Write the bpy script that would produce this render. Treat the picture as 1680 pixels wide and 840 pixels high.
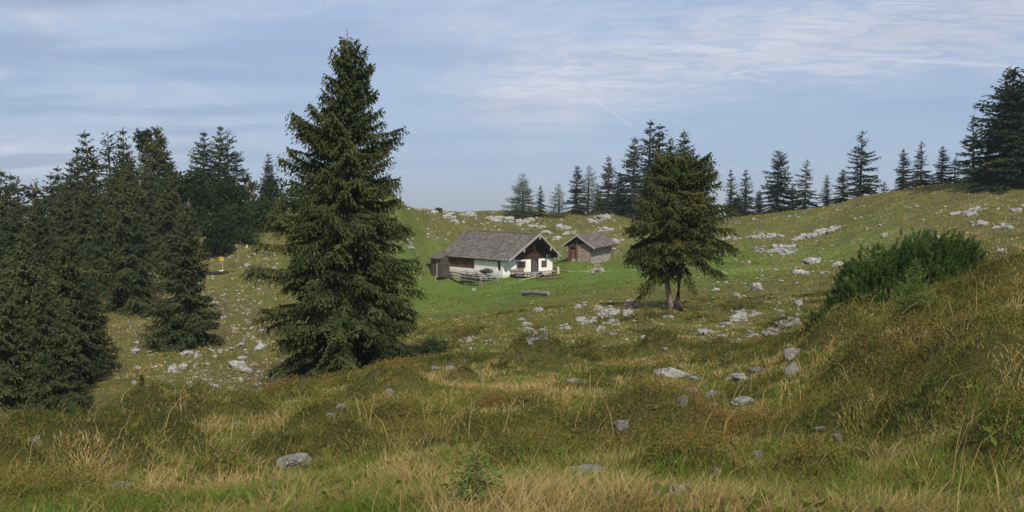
import bpy, math, random
import numpy as np
from mathutils import Vector, Matrix

for o in list(bpy.data.objects): bpy.data.objects.remove(o)
scene = bpy.context.scene
COL = scene.collection
R = math.radians
F = 1600.0                       # focal length in photo pixels (1680 wide)
PITCH = R(3.83)

# ------------------------------------------------------------------ camera
cam = bpy.data.objects.new('camera', bpy.data.cameras.new('camera')); COL.objects.link(cam)
cam.data.sensor_width = 36; cam.data.lens = 36 * F / 1680
cam.data.clip_start = 0.1; cam.data.clip_end = 60000
cam.location = (0, 0, 0); cam.rotation_euler = (R(90) - PITCH, 0, 0)
scene.camera = cam

def ray(px, py):
    u = (np.asarray(px, float) - 840) / F; v = -(np.asarray(py, float) - 420) / F
    y = math.cos(PITCH) + v * math.sin(PITCH)
    return u / y, (-math.sin(PITCH) + v * math.cos(PITCH)) / y      # x and z per metre of y

def P(px, py, Y):
    a, b = ray(px, py); return Vector((float(a) * Y, Y, float(b) * Y))

# ------------------------------------------------------------------ sky, sun, exposure
SUN_EL, SUN_AZ = 40.0, 17.0      # elevation; degrees to the right of straight behind the camera
w = bpy.data.worlds.new('World'); scene.world = w; w.use_nodes = True
nt = w.node_tree; nt.nodes.clear()
def wn(t, **k):
    n = nt.nodes.new(t)
    for a, b in k.items(): setattr(n, a, b)
    return n
def wl(a, b): nt.links.new(a, b)
def wmath(op, a, b=None, c=None):
    n = wn('ShaderNodeMath', operation=op)
    for i, x in enumerate((a, b, c)):
        if x is None: continue
        if isinstance(x, (int, float)): n.inputs[i].default_value = x
        else: wl(x, n.inputs[i])
    return n.outputs[0]
def wvec(op, a, b=None):
    n = wn('ShaderNodeVectorMath', operation=op)
    for i, x in enumerate((a, b)):
        if x is None: continue
        if isinstance(x, (tuple, list, Vector)): n.inputs[i].default_value = tuple(x)
        else: wl(x, n.inputs[i])
    return n
sky = wn('ShaderNodeTexSky', sky_type='NISHITA'); sky.sun_disc = False
sky.sun_elevation = R(SUN_EL)
sun_dir = Vector((math.sin(R(SUN_AZ)) * math.cos(R(SUN_EL)), -math.cos(R(SUN_AZ)) * math.cos(R(SUN_EL)), math.sin(R(SUN_EL))))
sky.sun_rotation = math.atan2(sun_dir.x, sun_dir.y)
sky.altitude = 1400; sky.air_density = 1.0; sky.dust_density = .6; sky.ozone_density = 2.5
tc = wn('ShaderNodeTexCoord')
D = tc.outputs['Generated']
sep = wn('ShaderNodeSeparateXYZ'); wl(D, sep.inputs[0])
zz = wmath('ADD', wmath('MAXIMUM', sep.outputs[2], 0.0), 0.10)
flat = wn('ShaderNodeCombineXYZ')
wl(wmath('DIVIDE', sep.outputs[0], zz), flat.inputs[0]); wl(wmath('DIVIDE', sep.outputs[1], zz), flat.inputs[1])
def wnoise(scale, rot, stretch, detail=8, rough=.6, dist=.4, loc=(0, 0, 0)):
    m = wn('ShaderNodeMapping'); wl(flat.outputs[0], m.inputs[0])
    m.inputs['Rotation'].default_value = (0, 0, R(rot)); m.inputs['Scale'].default_value = stretch; m.inputs['Location'].default_value = loc
    n = wn('ShaderNodeTexNoise'); wl(m.outputs[0], n.inputs['Vector'])
    n.inputs['Scale'].default_value = scale; n.inputs['Detail'].default_value = detail
    n.inputs['Roughness'].default_value = rough; n.inputs['Distortion'].default_value = dist
    return n.outputs['Fac']
def wmap(x, a, b, c=0., d=1.):
    n = wn('ShaderNodeMapRange', interpolation_type='SMOOTHSTEP'); wl(x, n.inputs[0])
    for i, v in enumerate((a, b, c, d)): n.inputs[i + 1].default_value = v
    return n.outputs[0]
def band(p, q, width):
    a, b = ray(*p); c, d = ray(*q)
    n = Vector((a, 1, b)).cross(Vector((c, 1, d))).normalized()
    return wmath('POWER', 2.718, wmath('MULTIPLY', -1.0, wmath('POWER', wmath('ABSOLUTE', wmath('DIVIDE', wvec('DOT_PRODUCT', D, n).outputs['Value'], width)), 2.0)))
def dnoise(scale, stretch, rot=(0, 0, 0), loc=(0, 0, 0), detail=7, rough=.58, dist=.5):
    m = wn('ShaderNodeMapping'); wl(D, m.inputs[0]); m.inputs['Rotation'].default_value = tuple(R(a) for a in rot)
    m.inputs['Scale'].default_value = stretch; m.inputs['Location'].default_value = loc
    n = wn('ShaderNodeTexNoise'); wl(m.outputs[0], n.inputs['Vector'])
    n.inputs['Scale'].default_value = scale; n.inputs['Detail'].default_value = detail
    n.inputs['Roughness'].default_value = rough; n.inputs['Distortion'].default_value = dist
    return n.outputs['Fac']
veil = wmap(wnoise(.42, 24, (1, 1.7, 1), 9, .62, .8), .36, .68)
fine = wmap(wnoise(3.4, 38, (1, 1.7, 1), 11, .70, 1.4, (3, 1, 0)), .36, .70)
puff = wmap(dnoise(5.5, (1, 1, 1.9), (0, 8, 0), (.3, 0, .7), 10, .64, .7), .46, .74)
streak = wmap(dnoise(6.0, (1, 1, 6.5), (0, 9, 0), (.1, .2, .4), 8, .62, .7), .40, .72)
bandm = wmath('MULTIPLY', band((760, 165), (1400, 62), .036), wmap(sep.outputs[0], -.12, .06))
bandm = wmath('MULTIPLY', bandm, wmath('ADD', .30, wmath('MULTIPLY', .85, fine)))
left = wmap(sep.outputs[0], .12, -.42)
high = wmap(sep.outputs[2], .07, .24)
cover = wmath('ADD', wmath('MULTIPLY', .46, wmath('MULTIPLY', veil, high)), wmath('MULTIPLY', .26, wmath('MULTIPLY', fine, high)))
cover = wmath('ADD', cover, wmath('MULTIPLY', .50, wmath('MULTIPLY', puff, wmath('ADD', .35, left))))
cover = wmath('ADD', cover, wmath('MULTIPLY', .13, streak))
cover = wmath('ADD', cover, wmath('MULTIPLY', .95, bandm))
cover = wmath('ADD', cover, wmath('MULTIPLY', .20, left))
cover = wmath('ADD', cover, .09)
def trail(p, q, width, x0, x1, amt):
    m = wmath('MULTIPLY', band(p, q, width), wmath('MULTIPLY', wmap(sep.outputs[0], x0 - .006, x0 + .012), wmap(sep.outputs[0], x1 + .012, x1 - .01)))
    return wmath('MULTIPLY', m, amt)
cover = wmath('ADD', cover, trail((952, 146), (1048, 216), .0011, .066, .128, .30))
cover = wmath('ADD', cover, trail((1440, 96), (1640, 107), .0016, .335, .455, .30))
cover = wmath('MULTIPLY', wmath('MINIMUM', cover, .92), wmap(sep.outputs[2], -.02, .05, .6, 1.0))
grey = wmap(wnoise(.8, 5, (1, 1.8, 1), 5, .5, .2, (6, 2, 0)), .42, .62)
cc = wn('ShaderNodeMixRGB'); wl(wmath('MULTIPLY', grey, wmath('ADD', .30, wmath('MULTIPLY', .55, left))), cc.inputs[0])
cc.inputs[1].default_value = (4.3, 4.5, 5.1, 1); cc.inputs[2].default_value = (2.25, 2.55, 3.4, 1)
tint = wn('ShaderNodeMixRGB'); wl(wmap(sep.outputs[2], .0, .5, .88, .35), tint.inputs[0]); wl(sky.outputs[0], tint.inputs[1]); tint.inputs[2].default_value = (1.68, 2.40, 3.72, 1)
mixc = wn('ShaderNodeMixRGB'); wl(cover, mixc.inputs[0]); wl(tint.outputs[0], mixc.inputs[1]); wl(cc.outputs[0], mixc.inputs[2])
bg = wn('ShaderNodeBackground'); bg.inputs['Strength'].default_value = .135
wl(mixc.outputs[0], bg.inputs['Color'])
wo = wn('ShaderNodeOutputWorld'); wl(bg.outputs[0], wo.inputs[0])

sl = bpy.data.lights.new('sun', 'SUN'); sl.energy = 3.7; sl.angle = R(2.5); sl.color = (1.0, .92, .78)
so = bpy.data.objects.new('sun', sl); COL.objects.link(so)
so.rotation_euler = sun_dir.to_track_quat('Z', 'Y').to_euler()
vs = scene.view_settings
vs.view_transform = 'Standard'; vs.look = 'None'; vs.exposure = 0.17; vs.gamma = 1.0; vs.use_curve_mapping = False
scene.cycles.volume_bounces = 0; scene.cycles.max_bounces = 6
scene.cycles.diffuse_bounces = 3; scene.cycles.transmission_bounces = 3
scene.cycles.caustics_reflective = False; scene.cycles.caustics_refractive = False

# ------------------------------------------------------------------ helpers
def tag(o, label=None, cat=None, group=None, kind=None):
    if label: o['label'] = label
    if cat: o['category'] = cat
    if group: o['group'] = group
    if kind: o['kind'] = kind
    return o
def empty(name, label, cat, loc=(0, 0, 0), rz=0., group=None):
    o = bpy.data.objects.new(name, None); COL.objects.link(o); o.empty_display_size = .2
    o.location = loc; o.rotation_euler = (0, 0, rz)
    return tag(o, label, cat, group)
def npmesh(name, V, Fq, mats=(), smooth=False, attr=None):
    """V (n,3), Fq (m,k) of one face size"""
    V = np.asarray(V, np.float32); Fq = np.asarray(Fq, np.int32); k = Fq.shape[1]
    me = bpy.data.meshes.new(name)
    me.vertices.add(len(V)); me.vertices.foreach_set('co', V.ravel())
    me.loops.add(Fq.size); me.loops.foreach_set('vertex_index', Fq.ravel())
    me.polygons.add(len(Fq)); me.polygons.foreach_set('loop_start', np.arange(0, Fq.size, k, dtype=np.int32))
    me.polygons.foreach_set('use_smooth', np.full(len(Fq), smooth))
    for m in mats: me.materials.append(m)
    if attr:
        for n, a in attr.items():
            at = me.attributes.new(n, 'FLOAT', 'POINT'); at.data.foreach_set('value', np.asarray(a, np.float32))
    me.update(calc_edges=True); me.validate()
    return me
def link(name, me, parent=None, loc=None):
    o = bpy.data.objects.new(name, me); COL.objects.link(o)
    if parent is not None: o.parent = parent
    if loc is not None: o.location = loc
    return o
class MB:
    def __init__(s): s.v = []; s.f = []
    def add(s, vs, fs):
        b = len(s.v); s.v += [tuple(v) for v in vs]; s.f += [tuple(i + b for i in f) for f in fs]; return s
    def box(s, c, d, rz=0., rx=0., ry=0.):
        m = Matrix.Rotation(rz, 3, 'Z') @ Matrix.Rotation(ry, 3, 'Y') @ Matrix.Rotation(rx, 3, 'X')
        c = Vector(c)
        vs = [c + m @ Vector((x * d[0] / 2, y * d[1] / 2, z * d[2] / 2)) for x in (-1, 1) for y in (-1, 1) for z in (-1, 1)]
        return s.add(vs, [(0, 1, 3, 2), (4, 6, 7, 5), (0, 4, 5, 1), (2, 3, 7, 6), (0, 2, 6, 4), (1, 5, 7, 3)])
    def beam(s, p, q, wd, ht, up=(0, 0, 1)):
        p = Vector(p); q = Vector(q); d = (q - p).normalized(); sd = d.cross(Vector(up))
        if sd.length < 1e-3: sd = d.cross(Vector((1, 0, 0)))
        sd.normalize(); u = sd.cross(d)
        vs = [b + sd * x * wd / 2 + u * z * ht / 2 for b in (p, q) for x in (-1, 1) for z in (-1, 1)]
        return s.add(vs, [(0, 1, 3, 2), (4, 6, 7, 5), (0, 4, 5, 1), (2, 3, 7, 6), (0, 2, 6, 4), (1, 5, 7, 3)])
    def tube(s, pts, rad, n=8):
        pts = [Vector(p) for p in pts]; vs = []; fs = []
        for i, p in enumerate(pts):
            d = (pts[min(i + 1, len(pts) - 1)] - pts[max(i - 1, 0)]).normalized()
            a = d.cross(Vector((0, 0, 1)))
            if a.length < .05: a = d.cross(Vector((1, 0, 0)))
            a.normalize(); b = a.cross(d); r = rad[i] if hasattr(rad, '__len__') else rad
            vs += [p + (a * math.cos(2 * math.pi * k / n) + b * math.sin(2 * math.pi * k / n)) * r for k in range(n)]
        for i in range(len(pts) - 1):
            for k in range(n):
                fs.append((i * n + k, i * n + (k + 1) % n, (i + 1) * n + (k + 1) % n, (i + 1) * n + k))
        fs.append(tuple(range(n))[::-1]); fs.append(tuple((len(pts) - 1) * n + k for k in range(n)))
        return s.add(vs, fs)
    def prism(s, poly, d):
        """poly: list of 3d points (a face), extruded by vector d"""
        n = len(poly); d = Vector(d); a = [Vector(p) for p in poly]; b = [p + d for p in a]
        fs = [tuple(range(n))[::-1], tuple(range(n, 2 * n))] + [(i, (i + 1) % n, n + (i + 1) % n, n + i) for i in range(n)]
        return s.add(a + b, fs)
    def build(s, name, m, parent=None, smooth=False, loc=None):
        me = bpy.data.meshes.new(name); me.from_pydata(s.v, [], s.f); me.materials.append(m)
        if smooth: me.polygons.foreach_set('use_smooth', [True] * len(me.polygons))
        me.update(); return link(name, me, parent, loc)

# numpy value noise
def hash2(ix, iy, seed):
    h = (ix.astype(np.int64) * 374761393 + iy.astype(np.int64) * 668265263 + seed * 974634777) & 0x7fffffff
    h = ((h ^ (h >> 13)) * 1274126177) & 0x7fffffff
    return ((h ^ (h >> 16)) & 0xffff) / 65535.0
def vnoise(x, y, seed=0):
    x = np.asarray(x, float); y = np.asarray(y, float)
    ix = np.floor(x); iy = np.floor(y); fx = x - ix; fy = y - iy
    fx = fx * fx * fx * (fx * (fx * 6 - 15) + 10); fy = fy * fy * fy * (fy * (fy * 6 - 15) + 10)
    a = hash2(ix, iy, seed); b = hash2(ix + 1, iy, seed); c = hash2(ix, iy + 1, seed); d = hash2(ix + 1, iy + 1, seed)
    return (a + (b - a) * fx) * (1 - fy) + (c + (d - c) * fx) * fy
def fbm(x, y, seed=0, o=4):
    s = 0; a = .5
    for i in range(o):
        s = s + a * (vnoise(x * 2 ** i + 17.3 * i, y * 2 ** i - 9.1 * i, seed + i) - .5); a *= .55
    return s
def sstep(a, b, x):
    t = np.clip((x - a) / (b - a), 0, 1); return t * t * (3 - 2 * t)

# ------------------------------------------------------------------ materials
def new_mat(name):
    m = bpy.data.materials.new(name); m.use_nodes = True; t = m.node_tree; t.nodes.clear(); return m, t
class N:
    def __init__(s, t): s.t = t
    def n(s, ty, **k):
        x = s.t.nodes.new(ty)
        for a, b in k.items(): setattr(x, a, b)
        return x
    def l(s, a, b): s.t.links.new(a, b)
    def noise(s, scale, vec=None, detail=4, rough=.6, dist=0.):
        x = s.n('ShaderNodeTexNoise'); x.inputs['Scale'].default_value = scale; x.inputs['Detail'].default_value = detail
        x.inputs['Roughness'].default_value = rough; x.inputs['Distortion'].default_value = dist
        if vec is not None: s.l(vec, x.inputs['Vector'])
        return x.outputs['Fac']
    def ramp(s, fac, stops):
        x = s.n('ShaderNodeValToRGB'); e = x.color_ramp.elements
        while len(e) < len(stops): e.new(.5)
        for i, (p, c) in enumerate(stops): e[i].position = p; e[i].color = (*c, 1)
        s.l(fac, x.inputs[0]); return x.outputs[0]
    def mix(s, fac, a, b, mode='MIX'):
        x = s.n('ShaderNodeMixRGB', blend_type=mode)
        for i, v in enumerate((fac, a, b)):
            if isinstance(v, (int, float)): x.inputs[i].default_value = v if i == 0 else (v, v, v, 1)
            elif isinstance(v, tuple): x.inputs[i].default_value = (*v, 1)
            else: s.l(v, x.inputs[i])
        return x.outputs[0]
    def mr(s, x, a, b, c=0., d=1.):
        n = s.n('ShaderNodeMapRange', interpolation_type='SMOOTHSTEP'); s.l(x, n.inputs[0])
        for i, v in enumerate((a, b, c, d)): n.inputs[i + 1].default_value = v
        return n.outputs[0]
    def attr(s, name): return s.n('ShaderNodeAttribute', attribute_name=name).outputs['Fac']
    def math(s, op, a, b):
        n = s.n('ShaderNodeMath', operation=op)
        for i, v in enumerate((a, b)):
            if isinstance(v, (int, float)): n.inputs[i].default_value = v
            else: s.l(v, n.inputs[i])
        return n.outputs[0]
    def coords(s, kind='Object', scale=None):
        c = s.n('ShaderNodeTexCoord').outputs[kind]
        if scale:
            m = s.n('ShaderNodeMapping'); m.inputs['Scale'].default_value = scale; s.l(c, m.inputs[0]); c = m.outputs[0]
        return c
    def out(s, col, rough=.9, bump=None, bstr=.3, bdist=.05, spec=.2, transl=0.):
        p = s.n('ShaderNodeBsdfPrincipled')
        if isinstance(col, tuple): p.inputs['Base Color'].default_value = (*col, 1)
        else: s.l(col, p.inputs['Base Color'])
        p.inputs['Roughness'].default_value = rough; p.inputs['Specular IOR Level'].default_value = spec
        if bump is not None:
            b = s.n('ShaderNodeBump'); b.inputs['Strength'].default_value = bstr; b.inputs['Distance'].default_value = bdist
            s.l(bump, b.inputs['Height']); s.l(b.outputs[0], p.inputs['Normal'])
        sh = p.outputs[0]
        if transl:
            tr = s.n('ShaderNodeBsdfTranslucent')
            if isinstance(col, tuple): tr.inputs[0].default_value = (*col, 1)
            else: s.l(col, tr.inputs[0])
            mx = s.n('ShaderNodeMixShader'); mx.inputs[0].default_value = transl
            s.l(sh, mx.inputs[1]); s.l(tr.outputs[0], mx.inputs[2]); sh = mx.outputs[0]
        o = s.n('ShaderNodeOutputMaterial'); s.l(sh, o.inputs['Surface'])
def wood(name, dark, light, island=True, stretch=(1, 1, 8)):
    m, t = new_mat(name); n = N(t)
    g = n.noise(2.2, n.coords('Object', stretch), 6, .7)
    c = n.mix(n.mr(g, .3, .7), dark, light)
    if island:
        r = n.n('ShaderNodeNewGeometry').outputs['Random Per Island']
        c = n.mix(1.0, c, n.ramp(r, [(0, (.62, .6, .58)), (1, (1.3, 1.27, 1.22))]), 'MULTIPLY')
    blot = n.noise(.9, n.coords(), 4)
    c = n.mix(n.mr(blot, .5, .75, 0, .45), c, tuple(x * .5 for x in dark))
    n.out(c, .85, g, .4, .02); return m
def foliage(name, stops, scale=.9, transl=.22, rand=.35):
    m, t = new_mat(name); n = N(t)
    oi = n.n('ShaderNodeObjectInfo').outputs['Random']
    isl = n.n('ShaderNodeNewGeometry').outputs['Random Per Island']
    f = n.noise(scale, n.coords('Object'), 3, .6)
    f = n.math('ADD', n.math('MULTIPLY', n.mr(f, .3, .7), .6), n.math('MULTIPLY', isl, .4))
    c = n.ramp(f, stops)
    c = n.mix(1.0, c, n.ramp(oi, [(0, (1 - rand, 1 - rand, 1 - rand * .9)), (1, (1 + rand, 1 + rand * .8, 1 + rand * .5))]), 'MULTIPLY')
    n.out(c, .8, spec=.1, transl=transl); return m
MAT = {}
MAT['spruce_near'] = foliage('spruce_needles_near', [(0, (.030, .045, .016)), (.5, (.056, .072, .024)), (1, (.105, .105, .034))], .5, .2, .0)
MAT['spruce_forked'] = foliage('spruce_needles_olive', [(0, (.032, .046, .014)), (.5, (.060, .074, .020)), (1, (.135, .115, .032))], .5, .2, .0)
MAT['spruce'] = foliage('spruce_needles', [(0, (.022, .036, .019)), (.5, (.038, .055, .026)), (1, (.068, .078, .033))], .25, .18, .28)
MAT['spruce_left'] = foliage('spruce_needles_slope', [(0, (.032, .048, .020)), (.5, (.062, .078, .031)), (1, (.118, .112, .044))], .25, .18, .22)
MAT['larch'] = foliage('larch_needles', [(0, (.06, .085, .034)), (.6, (.095, .12, .046)), (1, (.14, .15, .06))], .3, .3, .1)
MAT['leaf'] = foliage('broad_leaves', [(0, (.018, .034, .013)), (.6, (.034, .058, .020)), (1, (.066, .088, .030))], .5, .3, .25)
MAT['mugo'] = foliage('mugo_needles', [(0, (.035, .066, .018)), (.5, (.07, .118, .03)), (1, (.13, .185, .05))], 1.2, .2, .1)
MAT['thicket'] = foliage('dwarf_pine_leaves', [(0, (.018, .032, .012)), (.5, (.032, .055, .019)), (1, (.06, .085, .028))], .8, .2, .1)
m, t = new_mat('bark'); n = N(t); g = n.noise(7, n.coords('Object', (1, 1, .25)), 6, .7)
n.out(n.ramp(g, [(.3, (.07, .055, .045)), (.6, (.19, .155, .13)), (.8, (.30, .26, .23))]), .95, g, .8, .05); MAT['bark'] = m
m, t = new_mat('bark_pale'); n = N(t); g = n.noise(6, n.coords('Object', (1, 1, .2)), 6, .7)
n.out(n.ramp(g, [(.3, (.07, .055, .045)), (.55, (.21, .17, .14)), (.8, (.34, .285, .245))]), .95, g, .8, .05); MAT['bark_pale'] = m
# limestone
m, t = new_mat('limestone'); n = N(t); co = n.coords('Object')
oi = n.n('ShaderNodeObjectInfo').outputs['Random']
off = n.n('ShaderNodeVectorMath', operation='ADD'); n.l(co, off.inputs[0])
cmb = n.n('ShaderNodeCombineXYZ'); n.l(n.math('MULTIPLY', oi, 37.), cmb.inputs[0]); n.l(n.math('MULTIPLY', oi, 11.), cmb.inputs[1]); n.l(cmb.outputs[0], off.inputs[1])
v = off.outputs[0]
g1 = n.noise(2.3, v, 7, .7, .5); g2 = n.noise(9, v, 6, .75); g3 = n.noise(1.1, v, 5, .6, .8)
c = n.ramp(g1, [(.30, (.15, .147, .142)), (.48, (.35, .342, .327)), (.66, (.58, .566, .535))])
c = n.mix(n.mr(g2, .50, .68, 0, .75), c, (.16, .155, .15))
c = n.mix(n.mr(g3, .60, .74, 0, .8), c, (.085, .09, .055))
vo = n.n('ShaderNodeTexVoronoi', feature='DISTANCE_TO_EDGE'); vo.inputs['Scale'].default_value = 2.2; n.l(v, vo.inputs['Vector'])
c = n.mix(n.mr(vo.outputs['Distance'], .0, .05, .7, 0), c, (.07, .068, .06))
n.out(c, .92, n.math('ADD', g2, g1), .9, .06); MAT['rock'] = m
# plaster, roof, etc.
m, t = new_mat('white_plaster'); n = N(t); co = n.coords()
a = n.noise(.8, co, 5, .65); b = n.noise(5, co, 5, .7)
c = n.mix(n.mr(a, .45, .72, 0, .35), (.83, .82, .79), (.60, .57, .52))
sx = n.n('ShaderNodeSeparateXYZ'); n.l(co, sx.inputs[0])
hg = n.math('ADD', sx.outputs[2], n.math('MULTIPLY', n.math('SUBTRACT', b, .5), 1.2))
c = n.mix(n.mr(hg, .05, .65, .6, 0), c, (.36, .33, .28))
c = n.mix(n.mr(b, .58, .75, 0, .3), c, (.55, .51, .45))
n.out(c, .95, b, .3, .03); MAT['plaster'] = m
MAT['shingle'] = wood('grey_shingles', (.105, .095, .089), (.215, .198, .187), True, (1, 1, 1))
MAT['barge'] = wood('weathered_boards', (.20, .185, .17), (.40, .37, .34))
MAT['log'] = wood('dark_logs', (.025, .017, .012), (.085, .052, .034), True, (.6, .6, 6))
MAT['logred'] = wood('reddish_logs', (.055, .028, .017), (.17, .09, .055), True, (.6, .6, 6))
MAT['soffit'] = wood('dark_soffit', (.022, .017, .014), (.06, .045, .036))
MAT['door'] = wood('grey_door_boards', (.05, .045, .042), (.11, .098, .09))
MAT['reddoor'] = wood('red_door_boards', (.075, .034, .024), (.16, .075, .05))
MAT['greywood'] = wood('silver_grey_wood', (.15, .135, .12), (.36, .33, .30), True, (1, 1, 3))
MAT['palewood'] = wood('peeled_pole', (.42, .36, .25), (.62, .55, .40))
MAT['brownwood'] = wood('brown_wood', (.075, .048, .032), (.20, .135, .09))
def plain(name, col, rough=.7, spec=.3, sc=8.):
    m, t = new_mat(name); n = N(t); g = n.noise(sc, n.coords(), 4)
    n.out(n.mix(n.mr(g, .3, .7), tuple(x * .8 for x in col), tuple(min(1, x * 1.15) for x in col)), rough, g, .1, .01, spec); return m
MAT['glass'] = plain('dark_glass', (.025, .028, .032), .15, .5)
MAT['yellow'] = plain('yellow_sign_paint', (.80, .52, .02), .5)
MAT['metal'] = plain('galvanised_metal', (.35, .36, .37), .45, .5)
MAT['whitepaint'] = plain('white_paint', (.78, .77, .74), .6)
MAT['red'] = plain('red_flowers', (.35, .03, .03), .7)
MAT['soil'] = plain('red_brown_soil', (.12, .075, .05), .95, .1, 3.)
# barn wall: lime-washed logs and stone
m, t = new_mat('barn_wall'); n = N(t); co = n.coords()
br = n.n('ShaderNodeTexBrick'); n.l(n.n('ShaderNodeMapping').outputs[0], br.inputs['Vector'])
mp = br.inputs['Vector'].links[0].from_node; mp.inputs['Rotation'].default_value = (R(90), 0, 0); n.l(co, mp.inputs[0])
br.inputs['Scale'].default_value = 1.; br.inputs['Brick Width'].default_value = .34; br.inputs['Row Height'].default_value = .17
br.inputs['Mortar Size'].default_value = .028; br.inputs['Color1'].default_value = (.38, .29, .225, 1); br.inputs['Color2'].default_value = (.25, .185, .145, 1); br.inputs['Mortar'].default_value = (.09, .06, .045, 1)
g = n.noise(1.6, co, 5, .7)
c = n.mix(n.mr(g, .5, .7, 0, .6), br.outputs[0], (.42, .38, .34))
n.out(c, .95, br.outputs['Fac'], -.6, .03); MAT['barnwall'] = m
m, t = new_mat('barn_side_wall'); n = N(t); co = n.coords()
vo = n.n('ShaderNodeTexVoronoi', feature='DISTANCE_TO_EDGE'); vo.inputs['Scale'].default_value = 3.2; n.l(co, vo.inputs['Vector'])
vc = n.n('ShaderNodeTexVoronoi'); vc.inputs['Scale'].default_value = 3.2; n.l(co, vc.inputs['Vector'])
g = n.noise(1.2, co, 5, .7)
sv = n.n('ShaderNodeSeparateXYZ'); n.l(vc.outputs['Color'], sv.inputs[0])
c = n.ramp(sv.outputs[0], [(0, (.24, .215, .19)), (.5, (.40, .37, .34)), (1, (.52, .49, .45))])
c = n.mix(n.mr(g, .45, .7, 0, .5), c, (.23, .18, .14))
c = n.mix(n.mr(vo.outputs['Distance'], 0, .06, .75, 0), c, (.12, .10, .085))
n.out(c, .95, vo.outputs['Distance'], .7, .05); MAT['barnside'] = m

# ------------------------------------------------------------------ terrain
CP = [  # photo column, photo row, distance
 # foreground
 (0,840,5.6),(420,840,5.3),(840,840,5.0),(1260,840,4.6),(1680,840,4.2),(-400,840,5.8),(2050,840,3.9),
 (0,760,9),(300,765,8.6),(600,765,8.4),(840,720,10.3),(1000,725,9.6),(1250,740,8.0),(1480,740,6.9),(1680,740,5.9),(2000,740,5.2),(-400,770,9),
 (0,706,14.5),(110,706,14.5),(200,682,15),(310,672,16),(430,672,17.5),(560,634,21),(640,636,20),(700,614,24),(420,705,12.2),(620,690,13),(700,640,18),
 (840,640,18),(840,592,26),(1000,650,16.5),(1000,592,25.5),(1100,625,19),(1120,580,28),(1200,640,16),(1250,680,12),(1240,570,27),(-300,720,15),
 (1400,610,12.5),(1340,560,18),(1500,560,12.5),(1680,560,8.8),(1680,445,15),(1610,472,16),(1500,505,16.5),(1420,530,17.5),(1350,550,19),(1900,420,14),(1900,560,8.4),
 # behind the brow at right
 (1690,455,24),(1560,480,27),(1450,500,30),(1330,548,28),(1900,430,24),
 # centre slope
 (840,566,36),(1000,560,37),(1000,540,44),(980,520,53),(1110,508,60),(900,545,46),(700,582,36),(700,552,50),(700,500,86),(800,500,84),(880,481,98),
 (1000,460,112),(825,456,127),(913,449,131),(740,449,136),(716,451,136),(968,433,134),(933,432,132),(1002,425,143),(1200,545,44),(1250,480,74),(1180,456,96),
 (1290,412,120),(1350,392,128),(1350,440,95),(1300,520,50),(1450,470,62),(1650,405,82),(1550,365,110),(1450,385,112),(1900,380,80),(1100,460,100),
 (660,452,122),(660,400,132),(690,440,134),(680,525,74),(780,410,152),(900,395,155),(1050,400,152),
 # rim
 (450,336,112),(560,328,126),(655,333,140),(720,348,160),(850,351,176),(1000,354,172),(1180,358,165),(1300,346,155),(1400,329,145),(1500,312,138),(1610,303,130),(1680,314,120),(1900,320,115),
 (350,345,112),(300,368,110),(200,392,107),(100,432,102),(0,462,96),(-300,500,95),
 # left slope
 (470,380,103),(430,430,93),(362,440,92),(440,520,76),(330,500,80),(400,600,62),(260,640,54),(230,506,78),(170,467,88),(100,600,60),(0,640,53),(0,560,66),(-300,620,60),
 (520,450,90),(560,560,66),
]
HID = [(-14,31,-9.2),(-20,45,-11.9),(-9,45,-9.4),(-7.6,45.5,-9.1),(-12,50,-10.9),(-26,40,-11.3),(-8,34,-7.2),(-30,30,-8.6)]
tt, lr, ss = [], [], []
for px, py, Y in CP:
    a, b = ray(px, py); x, z = a * Y, b * Y; r = math.hypot(x, Y)
    tt.append(math.atan2(x, Y)); lr.append(math.log(r)); ss.append(z / r)
for x, y, z in HID:
    r = math.hypot(x, y); tt.append(math.atan2(x, y)); lr.append(math.log(r)); ss.append(z / r)
rimp = [(-300,500,95),(0,462,96),(100,432,102),(200,392,107),(300,368,110),(350,345,112),(450,336,112),(560,328,126),(655,333,140),(720,348,160),(850,351,176),(1000,354,172),(1180,358,165),(1300,346,155),(1400,329,145),(1500,312,138),(1610,303,130),(1680,314,120),(1900,320,115)]
for px, py, Y in rimp:
    a, b = ray(px, py); x, z = a * Y, b * Y; r = math.hypot(x, Y)
    for k, dz in ((1.13, -1.8), (1.35, -14), (1.8, -60)):
        tt.append(math.atan2(x, Y)); lr.append(math.log(r * k)); ss.append((z + dz) / (r * k))
KT = 2.2
ctl = np.stack([np.array(tt) * KT, np.array(lr)], 1); ss = np.array(ss)
def tps(d2): return np.where(d2 > 1e-12, .5 * d2 * np.log(np.maximum(d2, 1e-12)), 0)
d2 = ((ctl[:, None] - ctl[None]) ** 2).sum(-1); n_ = len(ctl)
A = np.zeros((n_ + 3, n_ + 3)); A[:n_, :n_] = tps(d2) + 2e-4 * np.eye(n_)
A[:n_, n_] = 1; A[:n_, n_ + 1:] = ctl; A[n_, :n_] = 1; A[n_ + 1:, :n_] = ctl.T
sol = np.linalg.solve(A, np.concatenate([ss, np.zeros(3)]))
TH = R(36)
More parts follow.
